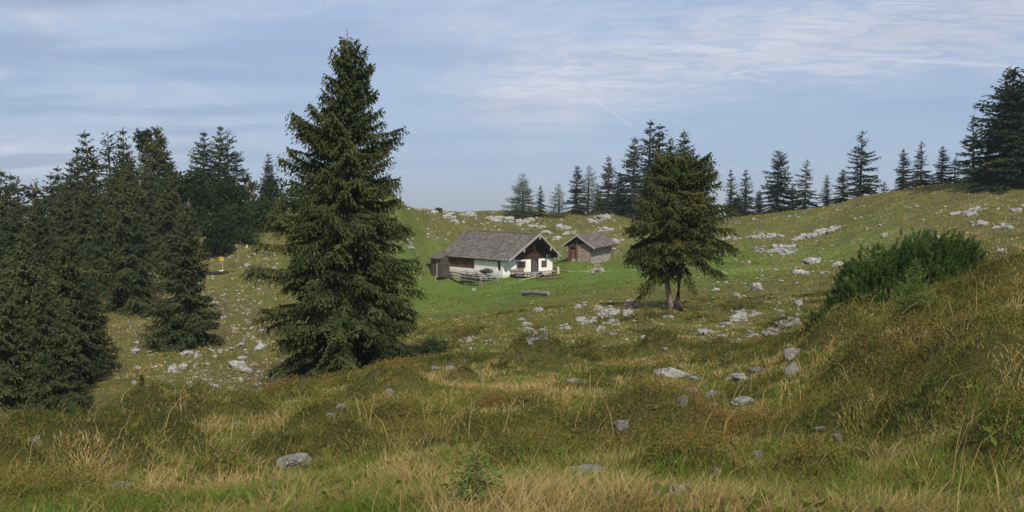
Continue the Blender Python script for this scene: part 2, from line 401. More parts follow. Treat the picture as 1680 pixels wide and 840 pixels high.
def base_h(x, y):
    x = np.asarray(x, float); y = np.asarray(y, float); shp = np.broadcast(x, y).shape
    x = np.broadcast_to(x, shp).ravel(); y = np.broadcast_to(y, shp).ravel()
    r = np.hypot(x, y); th = np.arctan2(x, y); out = np.empty(len(x))
    rc = np.clip(r, 4.6, 300)
    def ev(t, rr):
        q = np.stack([t * KT, np.log(rr)], 1); s = np.empty(len(q))
        for i in range(0, len(q), 20000):
            qq = q[i:i + 20000]; dd = ((qq[:, None] - ctl[None]) ** 2).sum(-1)
            s[i:i + 20000] = tps(dd) @ sol[:n_] + sol[n_] + qq @ sol[n_ + 1:]
        return s
    s = ev(np.clip(th, -TH, TH), rc)
    z = s * rc
    bk = sstep(R(50), R(130), np.abs(th)); z = z * (1 - bk) + bk * np.where(r < 300, -1.2 - .05 * rc, -16)
    z = np.where(r < 4.6, z + (-1.62 - z) * (1 - sstep(1.2, 4.6, r)), z)
    # far away the mountain falls to a wide plain
    far = sstep(230, 900, r); z = z * (1 - far) + far * (-420 + 25 * fbm(x / 900, y / 900, 40))
    return z.reshape(shp)
def hit_on(hf, px, py, y0=2.6, y1=260.):
    px = np.atleast_1d(np.asarray(px, float)); py = np.atleast_1d(np.asarray(py, float))
    a, b = ray(px, py); ys = np.exp(np.linspace(math.log(y0), math.log(y1), 420))
    Z = b[:, None] * ys; H = hf(a[:, None] * ys, np.broadcast_to(ys, Z.shape)); d = Z - H
    neg = d < 0; k = np.argmax(neg, 1); ok = neg.any(1) & (k > 0); k = np.maximum(k, 1)
    i = np.arange(len(px)); d0 = d[i, k - 1]; d1 = d[i, k]; f = d0 / np.maximum(d0 - d1, 1e-9)
    yy = ys[k - 1] + (ys[k] - ys[k - 1]) * f
    return a * yy, yy, ok
HUM = [  # hummocks: photo column, row of the middle, width px, height in px
 (150,775,230,62),(60,730,120,30),(290,686,210,40),(300,752,130,46),(640,650,150,36),(470,668,120,28),(520,700,130,26),(880,600,150,34),(1085,588,130,26),(760,626,60,14),
 (1065,722,250,60),(640,700,130,26),(720,690,80,16),(1280,552,90,24),(1180,575,70,12),(1440,610,240,40),(1600,580,200,44),(1390,700,170,34),(1560,690,190,40),(1130,800,260,40),
 (820,800,160,26),(420,690,120,22),(1640,470,140,24),(1500,535,120,22),(30,800,120,34),(560,745,140,26),(900,700,120,18),(960,590,90,18),(1370,560,120,24),(200,698,120,22),
 (1640,640,180,46),(1660,770,200,50),(1330,800,160,34),(760,740,120,22),(380,800,160,30)]
hx, hy, ok = hit_on(base_h, [h[0] for h in HUM], [h[1] for h in HUM])
hr = np.hypot(hx, hy); hw = np.array([h[2] for h in HUM]) / 2 * hr / F * .75; hh = np.array([h[3] for h in HUM]) * hr / F * 1.15
def heath(x, y):
    """0..1: where heather and bilberry cushions grow"""
    m = np.zeros(np.shape(x))
    for i in range(len(HUM)):
        e = ((x - hx[i]) / hw[i]) ** 2 + ((y - hy[i]) / (hw[i] * 1.15)) ** 2
        m = np.maximum(m, np.exp(-.8 * e ** 1.6))
    r = np.hypot(x, y)
    right = sstep(.24, .40, x / np.maximum(y, 1)) * sstep(6, 9, r) * (1 - sstep(19, 26, r)) * sstep(-.10, .05, fbm(x / 2.0, y / 2.0, 77) + .03)
    m = np.maximum(m, right * .95)
    m = np.maximum(m, .9 * sstep(.05, .13, fbm(x / 1.7, y / 1.9, 53, 2)) * sstep(4.5, 7, r) * (1 - sstep(24, 32, r)))
    m = np.maximum(m, sstep(.10, .2, fbm(x / 3.4, y / 3.4, 51)) * .8 * sstep(20, 30, r) * (1 - sstep(75, 100, r)) * sstep(-.22, -.12, x / np.maximum(y, 1)))
    return np.clip(m + .5 * fbm(x / .5, y / .5, 31, 3) * (m > .05), 0, 1)
def height(x, y):
    x = np.asarray(x, float); y = np.asarray(y, float); z = base_h(x, y); r = np.hypot(x, y)
    for i in range(len(HUM)):
        e = ((x - hx[i]) / hw[i]) ** 2 + ((y - hy[i]) / (hw[i] * 1.15)) ** 2
        z = z + hh[i] * np.exp(-.9 * e ** 1.35) * (e < 12)
    hm = np.zeros(z.shape); k = r < 30
    hm[k] = heath(x[k], y[k]); z = z + hm * (.34 * fbm(x / .75, y / .75, 29, 3) + .06)
    near = 1 - sstep(30, 60, r); mid = sstep(20, 45, r) * (1 - sstep(190, 260, r))
    z = z + near * sstep(2.0, 5, r) * (.30 * fbm(x / 1.9, y / 1.9, 5) + .10 * fbm(x / .55, y / .55, 8, 3))
    flat_ = 1 - .8 * np.exp(-(((x - 4) / 24) ** 2 + ((y - 128) / 18) ** 2))
    z = z + mid * flat_ * (1.15 * fbm(x / 13., y / 13., 11) + .55 * fbm(x / 3.6, y / 3.6, 14, 4))
    return z
def ground(px, py, y0=2.6):
    x, y, ok = hit_on(height, px, py, y0); z = height(x, y); return x, y, z, ok
def g1(px, py, y0=2.6):
    x, y, z, ok = ground([px], [py], y0); return Vector((x[0], y[0], z[0]))
def hz(x, y): return float(height(np.array([x]), np.array([y]))[0])

th = np.concatenate([np.linspace(-180, -42, 70)[:-1], np.linspace(-42, -31, 60)[:-1], np.linspace(-31, 31, 520), np.linspace(31, 42, 60)[1:], np.linspace(42, 180, 70)[1:-1]])
rr = np.concatenate([[.05, .5, 1.2], np.exp(np.linspace(math.log(2), math.log(260), 560)), np.exp(np.linspace(math.log(270), math.log(40000), 60))])
TT, RR = np.meshgrid(R(1) * th, rr); X = RR * np.sin(TT); Y = RR * np.cos(TT); Z = height(X, Y)
nt_, nr_ = len(th), len(rr)
idx = np.arange(nt_ * nr_).reshape(nr_, nt_)
i0 = idx[:-1]; i1 = idx[1:]
Fq = np.stack([i0, np.roll(i0, -1, 1), np.roll(i1, -1, 1), i1], -1).reshape(-1, 4)[:, ::-1]
cap = idx[0]
meadow = np.zeros_like(X)
for mx, my, sx_, sy_, a in ((4, 122, 26, 17, 1.1), (-8, 112, 13, 18, 1.0), (22, 100, 14, 9, 1.0), (34, 112, 10, 8, .8), (-8, 96, 9, 16, .9), (8, 140, 26, 9, .5), (-12, 134, 6, 8, .35)):
    meadow = np.maximum(meadow, a * np.exp(-.7 * (((X - mx) / sx_) ** 2 + ((Y - my) / sy_) ** 2)))
meadow = np.clip(meadow + .45 * fbm(X / 9, Y / 9, 61) * (meadow > .08), 0, 1)
hth = heath(X, Y); lslope = sstep(-.16, -.24, X / np.maximum(Y, 1)) * sstep(40, 55, RR) * (Y > 0); rpast = sstep(.14, .22, X / np.maximum(Y, 1)) * sstep(50, 80, RR) * (Y > 0)
dry = np.clip(.42 + 1.5 * fbm(X / 7., Y / 7., 66) + .35 * lslope + .18 * rpast, 0, 1)
worn = np.exp(-.7 * (((X - 3.2) / 5.) ** 2 + ((Y - 125.2 - .4 * X) / 1.6) ** 2))
soilm = sstep(.12, .22, fbm(X / 3.1, Y / 4.2, 71, 4) + .10 * lslope + .03 * rpast) * sstep(26, 45, RR) * (1 - meadow)
soilm = np.maximum(soilm, .8 * worn)

m, t = new_mat('ground_turf'); n = N(t); co = n.coords('Object')
fine_ = n.noise(3.4, co, 8, .78); med = n.noise(.55, co, 6, .65, .3); spk = n.noise(11, co, 5, .75); lrg = n.noise(.09, co, 4, .6)
olive = n.ramp(n.math('ADD', n.math('MULTIPLY', med, .55), n.math('MULTIPLY', fine_, .45)), [(.34, (.055, .070, .018)), (.47, (.105, .120, .026)), (.56, (.165, .152, .042)), (.68, (.24, .19, .075))])
green = n.ramp(n.math('ADD', n.math('MULTIPLY', med, .5), n.math('MULTIPLY', fine_, .5)), [(.35, (.095, .172, .024)), (.5, (.142, .238, .034)), (.66, (.20, .265, .055))])
c = n.mix(n.attr('meadow'), olive, green)
c = n.mix(n.math('MULTIPLY', n.attr('dry'), n.mr(fine_, .42, .62, 0, .6)), c, (.24, .19, .095))
c = n.mix(n.math('MULTIPLY', n.attr('soil'), n.mr(med, .35, .6, .1, .75)), c, (.115, .085, .05))
hcol = n.ramp(fine_, [(.35, (.045, .052, .016)), (.5, (.090, .092, .026)), (.65, (.15, .105, .045))])
c = n.mix(n.math('MULTIPLY', n.attr('heath'), .8), c, hcol)
c = n.mix(n.mr(lrg, .35, .65, 0, .22), c, (.10, .075, .035))
c = n.mix(n.mr(spk, .55, .75, 0, .45), c, (.035, .036, .015))
n.out(c, .95, n.math('ADD', fine_, n.math('MULTIPLY', spk, .5)), 1.0, .16, .1); MAT['ground'] = m
me = npmesh('ground', np.stack([X, Y, Z], -1).reshape(-1, 3), Fq, [MAT['ground']], True, {'meadow': meadow.ravel(), 'heath': hth.ravel(), 'dry': dry.ravel(), 'soil': soilm.ravel()})
tag(link('ground', me), 'rough alpine pasture falling from heath brow into a green hollow', kind='structure')

# haze: pale even air over everything below the tree tops
HAZE = .00018
m, t = new_mat('haze_air'); n = N(t); pv = n.n('ShaderNodeVolumePrincipled')
pv.inputs['Color'].default_value = (.80, .90, 1.0, 1); pv.inputs['Density'].default_value = HAZE; pv.inputs['Anisotropy'].default_value = .0
o = n.n('ShaderNodeOutputMaterial'); n.l(pv.outputs[0], o.inputs['Volume'])
hb = MB().box((0, 0, -229), (90000, 90000, 500)); ho = hb.build('haze', m)
tag(ho, 'pale blue haze filling the air over the pasture', kind='stuff')
HAZE_OBJ = ho
# ------------------------------------------------------------------ trees
def quads_from(p, d, l, wd, rng):
    """leaf shaped quads: base, side, tip, side"""
    n = len(p); d = d / np.maximum(np.linalg.norm(d, axis=1, keepdims=True), 1e-6)
    s = np.cross(d, rng.normal(size=(n, 3))); s /= np.maximum(np.linalg.norm(s, axis=1, keepdims=True), 1e-6)
    l = l[:, None]; wd = wd[:, None]
    V = np.stack([p, p + d * l * .45 + s * wd * .5, p + d * l, p + d * l * .45 - s * wd * .5], 1).reshape(-1, 3)
    return V
def conifer(seed, H, prof, dz, q, qw, clear=.03, e_top=42, e_bot=-16, droop=.22, hang=.55, gap=.0, nb=5, dens=1.0, lean=0., core=.2, jit=7., hj=.3, lv=(.68, .42), wmax=.95):
    """crown quads of a spruce-like tree: whorls of drooping branches carrying hanging sprays; returns quads and branch list"""
    rng = np.random.default_rng(seed); Ps, Ds, Ls = [], [], []; br = []; Cp, Cd, Cl, Cw = [], [], [], []
    h = clear * H
    while h < H * .985:
        rel = h / H; k = nb if rel < .8 else max(3, nb - 1)
        a0 = rng.random() * 6.28
        for j in range(k):
            a = a0 + j * 6.28 / k + rng.normal() * .25
            if rng.random() < gap: continue
            Lb = prof(rel, a) * (lv[0] + lv[1] * rng.random())
            if rng.random() < .08: Lb *= 1.18
            if Lb <= .02: continue
            hb = min(H * .965, max(clear * H * .9, h + rng.normal() * dz * hj)); Lb = min(Lb, max(.15, prof(hb / H, a) * 1.15))
            e = R(e_bot + (e_top - e_bot) * rel ** 1.6 + max(-1.6, min(1.6, rng.normal())) * jit * (1 - .5 * rel))
            ca, sa = math.cos(a), math.sin(a)
            n = max(2, int(Lb / (q * .62) * dens))
            t = np.linspace(.10, 1, n)
            z = hb + t * Lb * math.tan(e) - droop * Lb * t ** 2 * (1 - rel) + .16 * Lb * np.maximum(t - .7, 0) * 2
            x = ca * t * Lb + lean * hb; y = sa * t * Lb
            br.append((hb, a, Lb, e))
            B = np.stack([x, y, z], 1)
            # side sprays
            wdt = (.16 + .34 * (1 - t) ** .8) * Lb * .85
            wdt = np.minimum(wdt, wmax) * (.7 + .6 * rng.random(n))
            for sd in (-1, 1):
                m = np.maximum(1, np.ceil(wdt / (q * .8) * dens)).astype(int); tot = m.sum()
                bi = np.repeat(np.arange(n), m); u = (np.arange(tot) - np.repeat(np.cumsum(m) - m, m) + rng.random(tot) * .8) / m[bi]
                ang = a + sd * (1.0 + rng.normal(size=tot) * .25)
                dd = np.stack([np.cos(ang), np.sin(ang), np.full(tot, -.25)], 1)
                off = dd * (u * wdt[bi])[:, None]; off[:, 2] -= hang * (u * wdt[bi]) ** 1.3 * .7
                Ps.append(B[bi] + off + rng.normal(size=(tot, 3)) * q * .16)
                d = dd * .8 + np.array([ca, sa, 0]) * .45 + rng.normal(size=(tot, 3)) * .33; d[:, 2] -= hang * (.35 + u)
                Ds.append(d); Ls.append(q * (.75 + .6 * rng.random(tot)))
            # hanging curtain and flat fan that make the branch opaque
            if core:
                st = max(1, int(round(core / (q * .62)))); ii = np.arange(0, n - 1, st)
                if len(ii):
                    jj = np.minimum(ii + st, n - 1); wd_ = .5 * (wdt[ii] + wdt[jj]); fwd = np.array([ca, sa, -.1]); side = np.array([-sa, ca, -.12])
                    mid = .5 * (B[ii] + B[jj]); seg = np.linalg.norm(B[jj] - B[ii], axis=1)
                    for sd in (-1, 1):
                        dr = side * sd + fwd * .55 + rng.normal(size=(len(ii), 3)) * .15; dr[:, 2] -= hang * .45
                        Cp.append(mid); Cd.append(dr); Cl.append(wd_ * (.55 + .4 * rng.random(len(ii)))); Cw.append(seg * 1.1)
                    dn = np.tile(np.array([ca * .5, sa * .5, -1.0]), (len(ii), 1)) + rng.normal(size=(len(ii), 3)) * .25
                    Cp.append(mid); Cd.append(dn); Cl.append((.14 + .35 * wd_) * (.6 + .8 * rng.random(len(ii))) * (.5 + hang)); Cw.append(seg * 1.1)
            # tip
            Ps.append(B[-1:] + 0); Ds.append(np.array([[ca, sa, .25]])); Ls.append(np.array([q * 1.2]))
        h += dz * (.75 + .5 * rng.random()) * (1 if rel < .7 else .8)
    # leader
    m = 9; hz_ = np.linspace(H * .955, H * 1.0, m)
    Ps.append(np.stack([np.full(m, lean * H), np.zeros(m), hz_], 1)); dl = rng.normal(size=(m, 3)) * .55; dl[:, 2] = .9; Ds.append(dl); Ls.append(np.full(m, q * .7))
    Pa = np.concatenate(Ps); Da = np.concatenate(Ds); La = np.concatenate(Ls)
    Wa = La * qw
    if Cp: Pa = np.concatenate([Pa] + Cp); Da = np.concatenate([Da] + Cd); La = np.concatenate([La] + Cl); Wa = np.concatenate([Wa] + Cw)
    return quads_from(Pa, Da, La, Wa, rng), br
def crown_mesh(name, V, m): return npmesh(name, V, np.arange(len(V)).reshape(-1, 4), [m])
def trunk_mesh(name, H, r0, br, m, lean=0., every=1, rb=.02, base=-.6, thick=1.0):
    mb = MB(); hs = [base, 0, .08 * H, .35 * H, .7 * H, .93 * H, H * .995]
    mb.tube([(lean * max(0, h), 0, h) for h in hs], [r0 * 1.5, r0 * 1.25, r0, r0 * .78, r0 * .42, r0 * .12, .012], 10)
    for (hb, a, Lb, e) in br[::every]:
        pts = []
        for t in (0, .35, .7):
            pts.append((math.cos(a) * t * Lb + lean * hb, math.sin(a) * t * Lb, hb + t * Lb * math.tan(e) - .22 * Lb * t * t * (1 - hb / H)))
        mb.tube(pts, [rb * thick * (1 + Lb * .35), rb * .7 * thick, rb * .3 * thick], 4)
    me = bpy.data.meshes.new(name); me.from_pydata(mb.v, [], mb.f); me.materials.append(m); me.polygons.foreach_set('use_smooth', [True] * len(me.polygons)); me.update()
    return me
def cone_prof(wid, p=.8, low=.85, seed=0):
    rg = random.Random(seed); ph = [rg.random() * 6.28 for _ in range(4)]
    def f(rel, a):
        b = wid * (1 - rel) ** p
        if rel < .12: b *= low + (1 - low) * rel / .12
        return b * (1 + .16 * math.sin(3 * a + ph[0] + 4 * rel) + .20 * math.sin(a + ph[1]) + .12 * math.sin(19 * rel + ph[2] + 2 * a))
    return f
# shared kinds, all 12 m high
KIND = {}
def make_kind(k, seed, wid, p, mat, dz=.44, q=.27, qw=.42, **kw):
    V, br = conifer(seed, 12., cone_prof(wid, p, seed=seed), dz, q, qw, **kw)
    KIND[k] = (crown_mesh('crown', V, MAT[mat]), trunk_mesh('trunk', 12., .19, br, MAT['bark'], every=2, rb=.03))
make_kind('narrow', 1, 1.75, .85, 'spruce', hj=.7, jit=10.)
make_kind('medium', 2, 2.3, .8, 'spruce', hj=.7, jit=11., lv=(.6, .55))
make_kind('medium_b', 3, 2.5, .9, 'spruce', gap=.22, hj=.8, jit=12., lv=(.5, .7))
make_kind('broad', 4, 3.1, .72, 'spruce', gap=.1)
make_kind('open', 5, 2.9, .85, 'spruce', dz=.62, gap=.18, e_bot=-8, droop=.10, hang=.5)
make_kind('ragged', 6, 2.2, .6, 'spruce', dz=.58, gap=.3, clear=.1)
make_kind('huge', 7, 3.0, .75, 'spruce', dz=.34, q=.26)
make_kind('slope_a', 8, 3.2, .78, 'spruce_left', dz=.33, q=.25, nb=6, hj=.8, jit=11., hang=.8)
make_kind('slope_b', 9, 2.9, .70, 'spruce_left', dz=.33, q=.25, nb=6, hj=.8, jit=11., hang=.8)
make_kind('slope_c', 10, 2.5, .8, 'spruce_left', dz=.40, q=.26, gap=.1)
make_kind('larch', 11, 2.9, .85, 'larch', dz=.36, q=.24, qw=.30, gap=.05, e_bot=-4, e_top=50, droop=.06, hang=.35, dens=1.25, core=0)
make_kind('larch_thin', 12, 2.2, .75, 'larch', dz=.42, q=.24, qw=.32, gap=.10, e_bot=0, droop=.04, hang=.3, dens=1.15, core=0)
TREES = []
def put_tree(name, kind, px, top, Y, label, group=None, base=None, wide=1.0, rot=None, sink=.25):
    x = float(ray(px, 420)[0]) * Y
    if base is not None:
        b = g1(px, base, 30.); x, Y = b.x, b.y
    z0 = hz(x, Y); zt = float(ray(px, top)[1]) * Y; Hh = max(1.2, zt - z0 + sink)
    cm, tm = KIND[kind]
    e = empty(name, label, 'tree', (x, Y, z0 - sink), 0, group)
    s = Hh / 12.; rg = random.Random(int(px * 7 + top * 13))
    a = rg.random() * 6.28 if rot is None else rot
    wx = rg.uniform(.86, 1.14); tx_, ty_ = rg.gauss(0, .018), rg.gauss(0, .018)
    for nm, me in (('crown', cm), ('trunk', tm)):
        o = link(nm, me, e); o.scale = (s * wide * wx, s * wide, s); o.rotation_euler = (tx_, ty_, a)
    TREES.append((x, Y, Hh)); return e
G1 = 'trees on the skyline behind the huts'; G2 = 'trees along the right skyline'; G3 = 'trees on the left forested slope'
W = 'spruce_tree'; L_ = 'larch_tree'
SKY = [
 (L_,'larch',858,284,174,'pale green bushy larch standing alone, leftmost on the skyline behind the hut',G1,1.25),
 (W,'narrow',886,304,176,'small dark spruce just right of the lone pale larch',G1,1.1),
 (L_,'larch_thin',917,301,174,'thin see-through larch between small spruce and the dark spruce clump',G1,1.25),
 (W,'medium',944,271,178,'dark spruce at the left end of the skyline clump, beside a pale larch',G1,1.0),
 (L_,'larch_thin',964,271,176,'tall pale larch squeezed between two dark spruces of the clump',G1,1.1),
 (W,'medium_b',981,300,180,'low dark spruce filling the gap right of the tall pale larch',G1,1.3),
 (W,'medium',997,256,178,'spruce with lone pointed top near the middle of the skyline clump',G1,1.05),
 (W,'broad',1017,286,182,'low broad spruce half hidden in the skyline clump',G1,1.1),
 (W,'medium',1036,224,176,'tall spruce left of the highest pair in the skyline clump',G1,1.0),
 (W,'narrow',1063,197,180,'tallest spruce of the skyline clump, left of its twin top',G1,1.25),
 (W,'narrow',1076,204,183,'tall twin spruce just right of the highest top in the clump',G1,1.3),
 (W,'medium',1101,224,182,'slimmer spruce rising behind the forked spruce, left of the last tall one',G1,.95),
 (W,'medium',1121,213,178,'last tall spruce at the right end of the skyline clump',G1,1.05),
 (W,'broad',1146,272,182,'short spruce peeking out behind the forked spruce crown',G1,.9),
 (W,'narrow',1199,278,168,'slim spruce just right of the forked spruce on the skyline',G2,1.0),
 (W,'narrow',1222,278,166,'slim spruce, right one of the pair beside the forked spruce',G2,1.15),
 (W,'broad',1210,318,170,'low spruce filling the foot of the slim skyline pair',G2,1.2),
 (W,'broad',1244,312,168,'low dark spruce between the slim pair and the round topped spruce',G2,.9),
 (W,'broad',1273,246,162,'broad dense spruce with rounded top on the right skyline',G2,1.0),
 (W,'medium_b',1318,261,160,'pointed spruce right of the broad round topped one',G2,1.1),
 (W,'medium',1298,300,165,'low spruce wedged between the round topped and the pointed spruce',G2,1.1),
 (W,'narrow',1355,287,155,'small lone spruce in the wide skyline gap',G2,1.2),
 (W,'medium',1381,277,152,'dark spruce tucked against the left side of the open branched spruce',G2,1.1),
 (W,'open',1408,214,150,'tall open spruce with long level bare-tipped branches, highest mid right',G2,1.0),
 (W,'ragged',1446,297,158,'tiny thin spruce right of the open branched spruce',G2,1.1),
 (W,'medium',1478,244,146,'pointed spruce, left one of three on the rising skyline',G2,1.1),
 (W,'medium_b',1508,231,145,'spruce with forked tip, middle one of three on the rising skyline',G2,1.05),
 (W,'medium',1541,239,142,'spruce with bushy right side, last of three on the rising skyline',G2,1.15),
 (W,'broad',1526,285,150,'low spruce filling the gap between the three skyline spruces',G2,1.0),
 (W,'ragged',1562,258,146,'thin ragged spruce between the trio and the tall right group',G2,1.2),
 (W,'open',1592,188,136,'tall open spruce standing left of the huge spruces',G2,.85),
 (W,'medium_b',1618,236,134,'shorter spruce leaning on the left flank of the huge spruces',G2,1.15),
 (W,'huge',1648,110,124,'huge dark spruce at the right edge, whole crown in view',G2,1.1),
 (W,'huge',1684,110,122,'huge dark spruce cut off by the right frame edge',G2,1.15),
]
for nm, k, px, top, Y_, lab, g, wd in SKY: put_tree(nm, k, px, top, Y_, lab, g, wide=wd * 1.55)
LEFT = [
 (W,'slope_c',3,277,108,'spruce cut off by the left frame edge, top against the sky',1.3),
 (W,'slope_c',16,284,104,'spruce with long right branches near the left frame edge',1.5),
 (W,'narrow',40,297,150,'tiny far spruce top in the skyline dip on the left',1.3),
 (L_,'larch_thin',53,295,150,'pale far larch in the skyline dip on the left',1.4),
 (W,'narrow',63,304,150,'tiny far spruce right of the pale larch in the dip',1.3),
 (W,'slope_c',86,284,116,'spruce starting the skyline rise right of the dip',1.3),
 (W,'narrow',100,273,114,'slim spruce second on the skyline rise',1.3),
 (W,'slope_c',119,263,112,'leaning-topped spruce third on the skyline rise',1.2),
 (W,'narrow',132,243,112,'slim spruce just left of the high forest block',1.3),
 (W,'slope_c',157,214,111,'tall dense spruce at the left corner of the high forest block',1.25),
 (W,'ragged',188,215,112,'thin ragged spruce with bare whorls on the forest top',1.2),
 (W,'slope_c',208,211,109,'pointed dense spruce left of the pale leafy tree top',1.3),
 (W,'slope_b',262,206,107,'highest spruce of the left block, wide right branches',1.15),
 (W,'slope_c',284,256,107,'lower spruce stepping down at the right of the block',1.35),
 (W,'slope_c',336,215,112,'spruce with left-hand branches, leftmost of the hilltop trio',1.35),
 (W,'slope_c',361,205,113,'tallest spruce of the hilltop trio',1.2),
 (W,'ragged',376,212,114,'thin spruce right of the tallest in the hilltop trio',1.2),
 (W,'ragged',390,250,112,'short ragged spruce ending the hilltop trio on the right',1.5),
 (W,'slope_c',442,251,120,'lone hilltop spruce just left of the great spruce',1.3),
 (W,'slope_a',28,330,88,'dark spruce in the forest, lower left under the frame-edge spruces',1.15),
 (W,'slope_b',70,322,92,'dark spruce below the skyline dip',1.15),
 (W,'slope_b',112,300,97,'dark spruce with bare lower trunk below the skyline rise',1.1),
 (W,'slope_a',150,288,95,'mid slope spruce under the corner of the high block',1.05),
 (W,'slope_b',188,272,96,'mid slope spruce behind the one with the pale bare trunk',1.1),
 (W,'slope_c',245,262,95,'mid slope spruce under the highest block top',1.2),
 (W,'slope_b',278,288,93,'mid slope spruce left of the round leafy bushes',1.1),
]
for nm, k, px, top, Y_, lab, wd in LEFT: put_tree(nm, k, px, top, Y_, lab, G3, wide=wd * 1.08)
put_tree(W, 'slope_a', 220, 262, 0, 'big spruce on the left slope with its pale bare trunk foot showing', G3, base=508, wide=.92, rot=1.0, sink=0)
put_tree(W, 'slope_a', 307, 334, 0, 'spruce standing free in front of the left forest, crown to the ground', G3, base=566, wide=1.02, rot=2.2)
FRONT = [
 (-30,395,53,'slope_a','spruce at the lower left frame edge, mostly cut off'),
 (38,380,55,'slope_a','large near spruce at lower left with pale sunlit top'),
 (112,384,56,'slope_b','near spruce at lower left, right one of the front pair'),
 (72,440,51,'slope_a','shorter near spruce between the front pair'),
 (150,452,59,'slope_a','near spruce sloping down toward the open ground on the right'),
 (5,455,50,'slope_b','low near spruce at the bottom left corner of the forest'),
 (100,500,49,'slope_a','lowest near spruce just above the heath brow'),
 (172,318,84,'slope_b','spruce with brownish top above the white rocks'),
]
for px, top, Y_, k, lab in FRONT: put_tree(W, k, px, top, Y_, lab, G3, wide=1.1)
# small shrubs-like saplings
put_tree('spruce_sapling', 'slope_b', 233, 614, 0, 'knee-high spruce sapling beside white stones above the brow', None, base=646, wide=1.3)
put_tree('spruce_sapling', 'slope_b', 287, 540, 0, 'tiny round spruce sapling below the free standing spruce', None, base=554, wide=1.6)

# the great spruce
SX = 572
sb = (float(ray(SX, 600)[0]) * 45., 45.)
sz = hz(*sb) - .2; stop = float(ray(578, 50)[1]) * 45.; SH = stop - sz
PXM = 45. / F
LP = [(0,.02),(.03,.28),(.10,.75),(.16,.95),(.22,1.2),(.27,2.0),(.31,2.95),(.36,2.7),(.42,2.9),(.50,3.4),(.60,3.6),(.70,4.0),(.80,3.9),(.90,3.8),(1,3.7)]
RP = [(0,.02),(.03,.25),(.09,.72),(.13,1.25),(.16,1.3),(.20,1.45),(.235,1.1),(.27,1.6),(.29,2.35),(.34,2.2),(.40,2.4),(.45,2.75),(.50,2.75),(.60,3.0),(.70,3.05),(.80,3.3),(.90,3.45),(1,3.4)]
def interp(tab, x): return float(np.interp(x, [a for a, b in tab], [b for a, b in tab]))
def sprof(rel, a):
    d = 1 - rel; c = math.cos(a)
    l = interp(LP, d); r_ = interp(RP, d)
    b = l * max(0, -c) ** 1.5 + r_ * max(0, c) ** 1.5 + .5 * (l + r_) * (1 - abs(c) ** 1.5) * .92
    return b * (.98 + .10 * math.sin(23 * d + 3 * a) + .10 * math.sin(41 * d + 5 * a) + .07 * math.sin(67 * d - 3 * a))
V, br = conifer(101, SH, sprof, .265, .15, .42, clear=.03, e_top=42, e_bot=-20, droop=.26, hang=1.05, gap=.05, nb=7, lean=0.006, core=.08, jit=13., hj=1., lv=(.78, .26), wmax=.52)
gs = empty('spruce_tree', 'great spruce in the centre left, far taller than the hut, branches to the ground', 'tree', (sb[0], sb[1], sz))
link('crown', crown_mesh('crown', V, MAT['spruce_near']), gs)
link('trunk', trunk_mesh('trunk', SH, .27, br, MAT['bark'], lean=.006, rb=.022), gs)
print('great spruce', SH, len(V) // 4)
# forked spruce with bare double trunk
fb = g1(1107, 509, 30.); fY = fb.y; fm = fY / F
ftop = float(ray(1088, 246)[1]) * fY; FH = ftop - fb.z
LP2 = [(0,.2),(.04,.95),(.12,1.6),(.2,2.0),(.3,2.35),(.4,2.65),(.5,2.85),(.58,3.0),(.68,2.8),(.72,2.0),(.75,1.0),(.77,.3),(.78,0),(1,0)]
RP2 = [(0,.2),(.04,.9),(.1,1.7),(.17,2.5),(.24,3.2),(.32,3.1),(.38,3.1),(.5,2.8),(.58,2.5),(.64,1.8),(.67,.9),(.69,.3),(.70,0),(1,0)]
def fprof(rel, a):
    d = 1 - rel; c = math.cos(a); l = interp(LP2, d) * fm * 26.5; r_ = interp(RP2, d) * fm * 26.5
    b = l * max(0, -c) ** 1.5 + r_ * max(0, c) ** 1.5 + .5 * (l + r_) * (1 - abs(c) ** 1.5) * .85
    if d > .65 and abs(c) < .6: b = 0
    return .98 * b * (1.0 + .16 * math.sin(17 * d + 2 * a) + .13 * math.sin(31 * d + 5 * a) + .10 * math.sin(53 * d - 4 * a))
V, br = conifer(202, FH, fprof, .215, .155, .42, clear=.10, e_top=20, e_bot=-28, droop=.30, hang=1.15, gap=.03, nb=7, core=.08, jit=17., hj=1., lv=(.82, .22), wmax=.6)
fs = empty('spruce_tree', 'bushy spruce with two bare trunks rising from one reddish root mound', 'tree', tuple(fb - Vector((0, 0, .1))))
link('crown', crown_mesh('crown', V, MAT['spruce_forked']), fs)
mb = MB()
mb.tube([(.12, 0, -.5), (.16, 0, .25), (.27, 0, FH * .25), (.12, 0, FH * .55), (-.1, 0, FH * .8), (-.3, 0, FH * .97)], [.36, .24, .20, .16, .09, .02], 10)
for (hb, a, Lb, e) in br:
    pts = [(math.cos(a) * t * Lb + .05, math.sin(a) * t * Lb, hb + t * Lb * math.tan(e) - .2 * Lb * t * t) for t in (0, .35, .7)]
    mb.tube(pts, [.035, .02, .01], 4)
mb.build('trunk', MAT['bark_pale'], fs, True)
MB().tube([(-.2, -.1, -.5), (-.24, -.1, .3), (-.42, -.12, FH * .13), (-.56, -.1, FH * .25), (-.35, 0, FH * .45), (-.2, 0, FH * .6)], [.30, .19, .165, .145, .11, .05], 10).build('trunk', MAT['bark_pale'], fs, True)
rgen = random.Random(5); mb = MB()
for i in range(16):
    a = rgen.random() * 6.28; l = .5 + rgen.random() * .8
    mb.tube([(0, 0, .35), (math.cos(a) * l * .4, math.sin(a) * l * .4, .25), (math.cos(a) * l, math.sin(a) * l, -.15 - .1 * rgen.random())], [.12, .08, .03], 6)
mb.build('roots', MAT['soil'], fs, True)

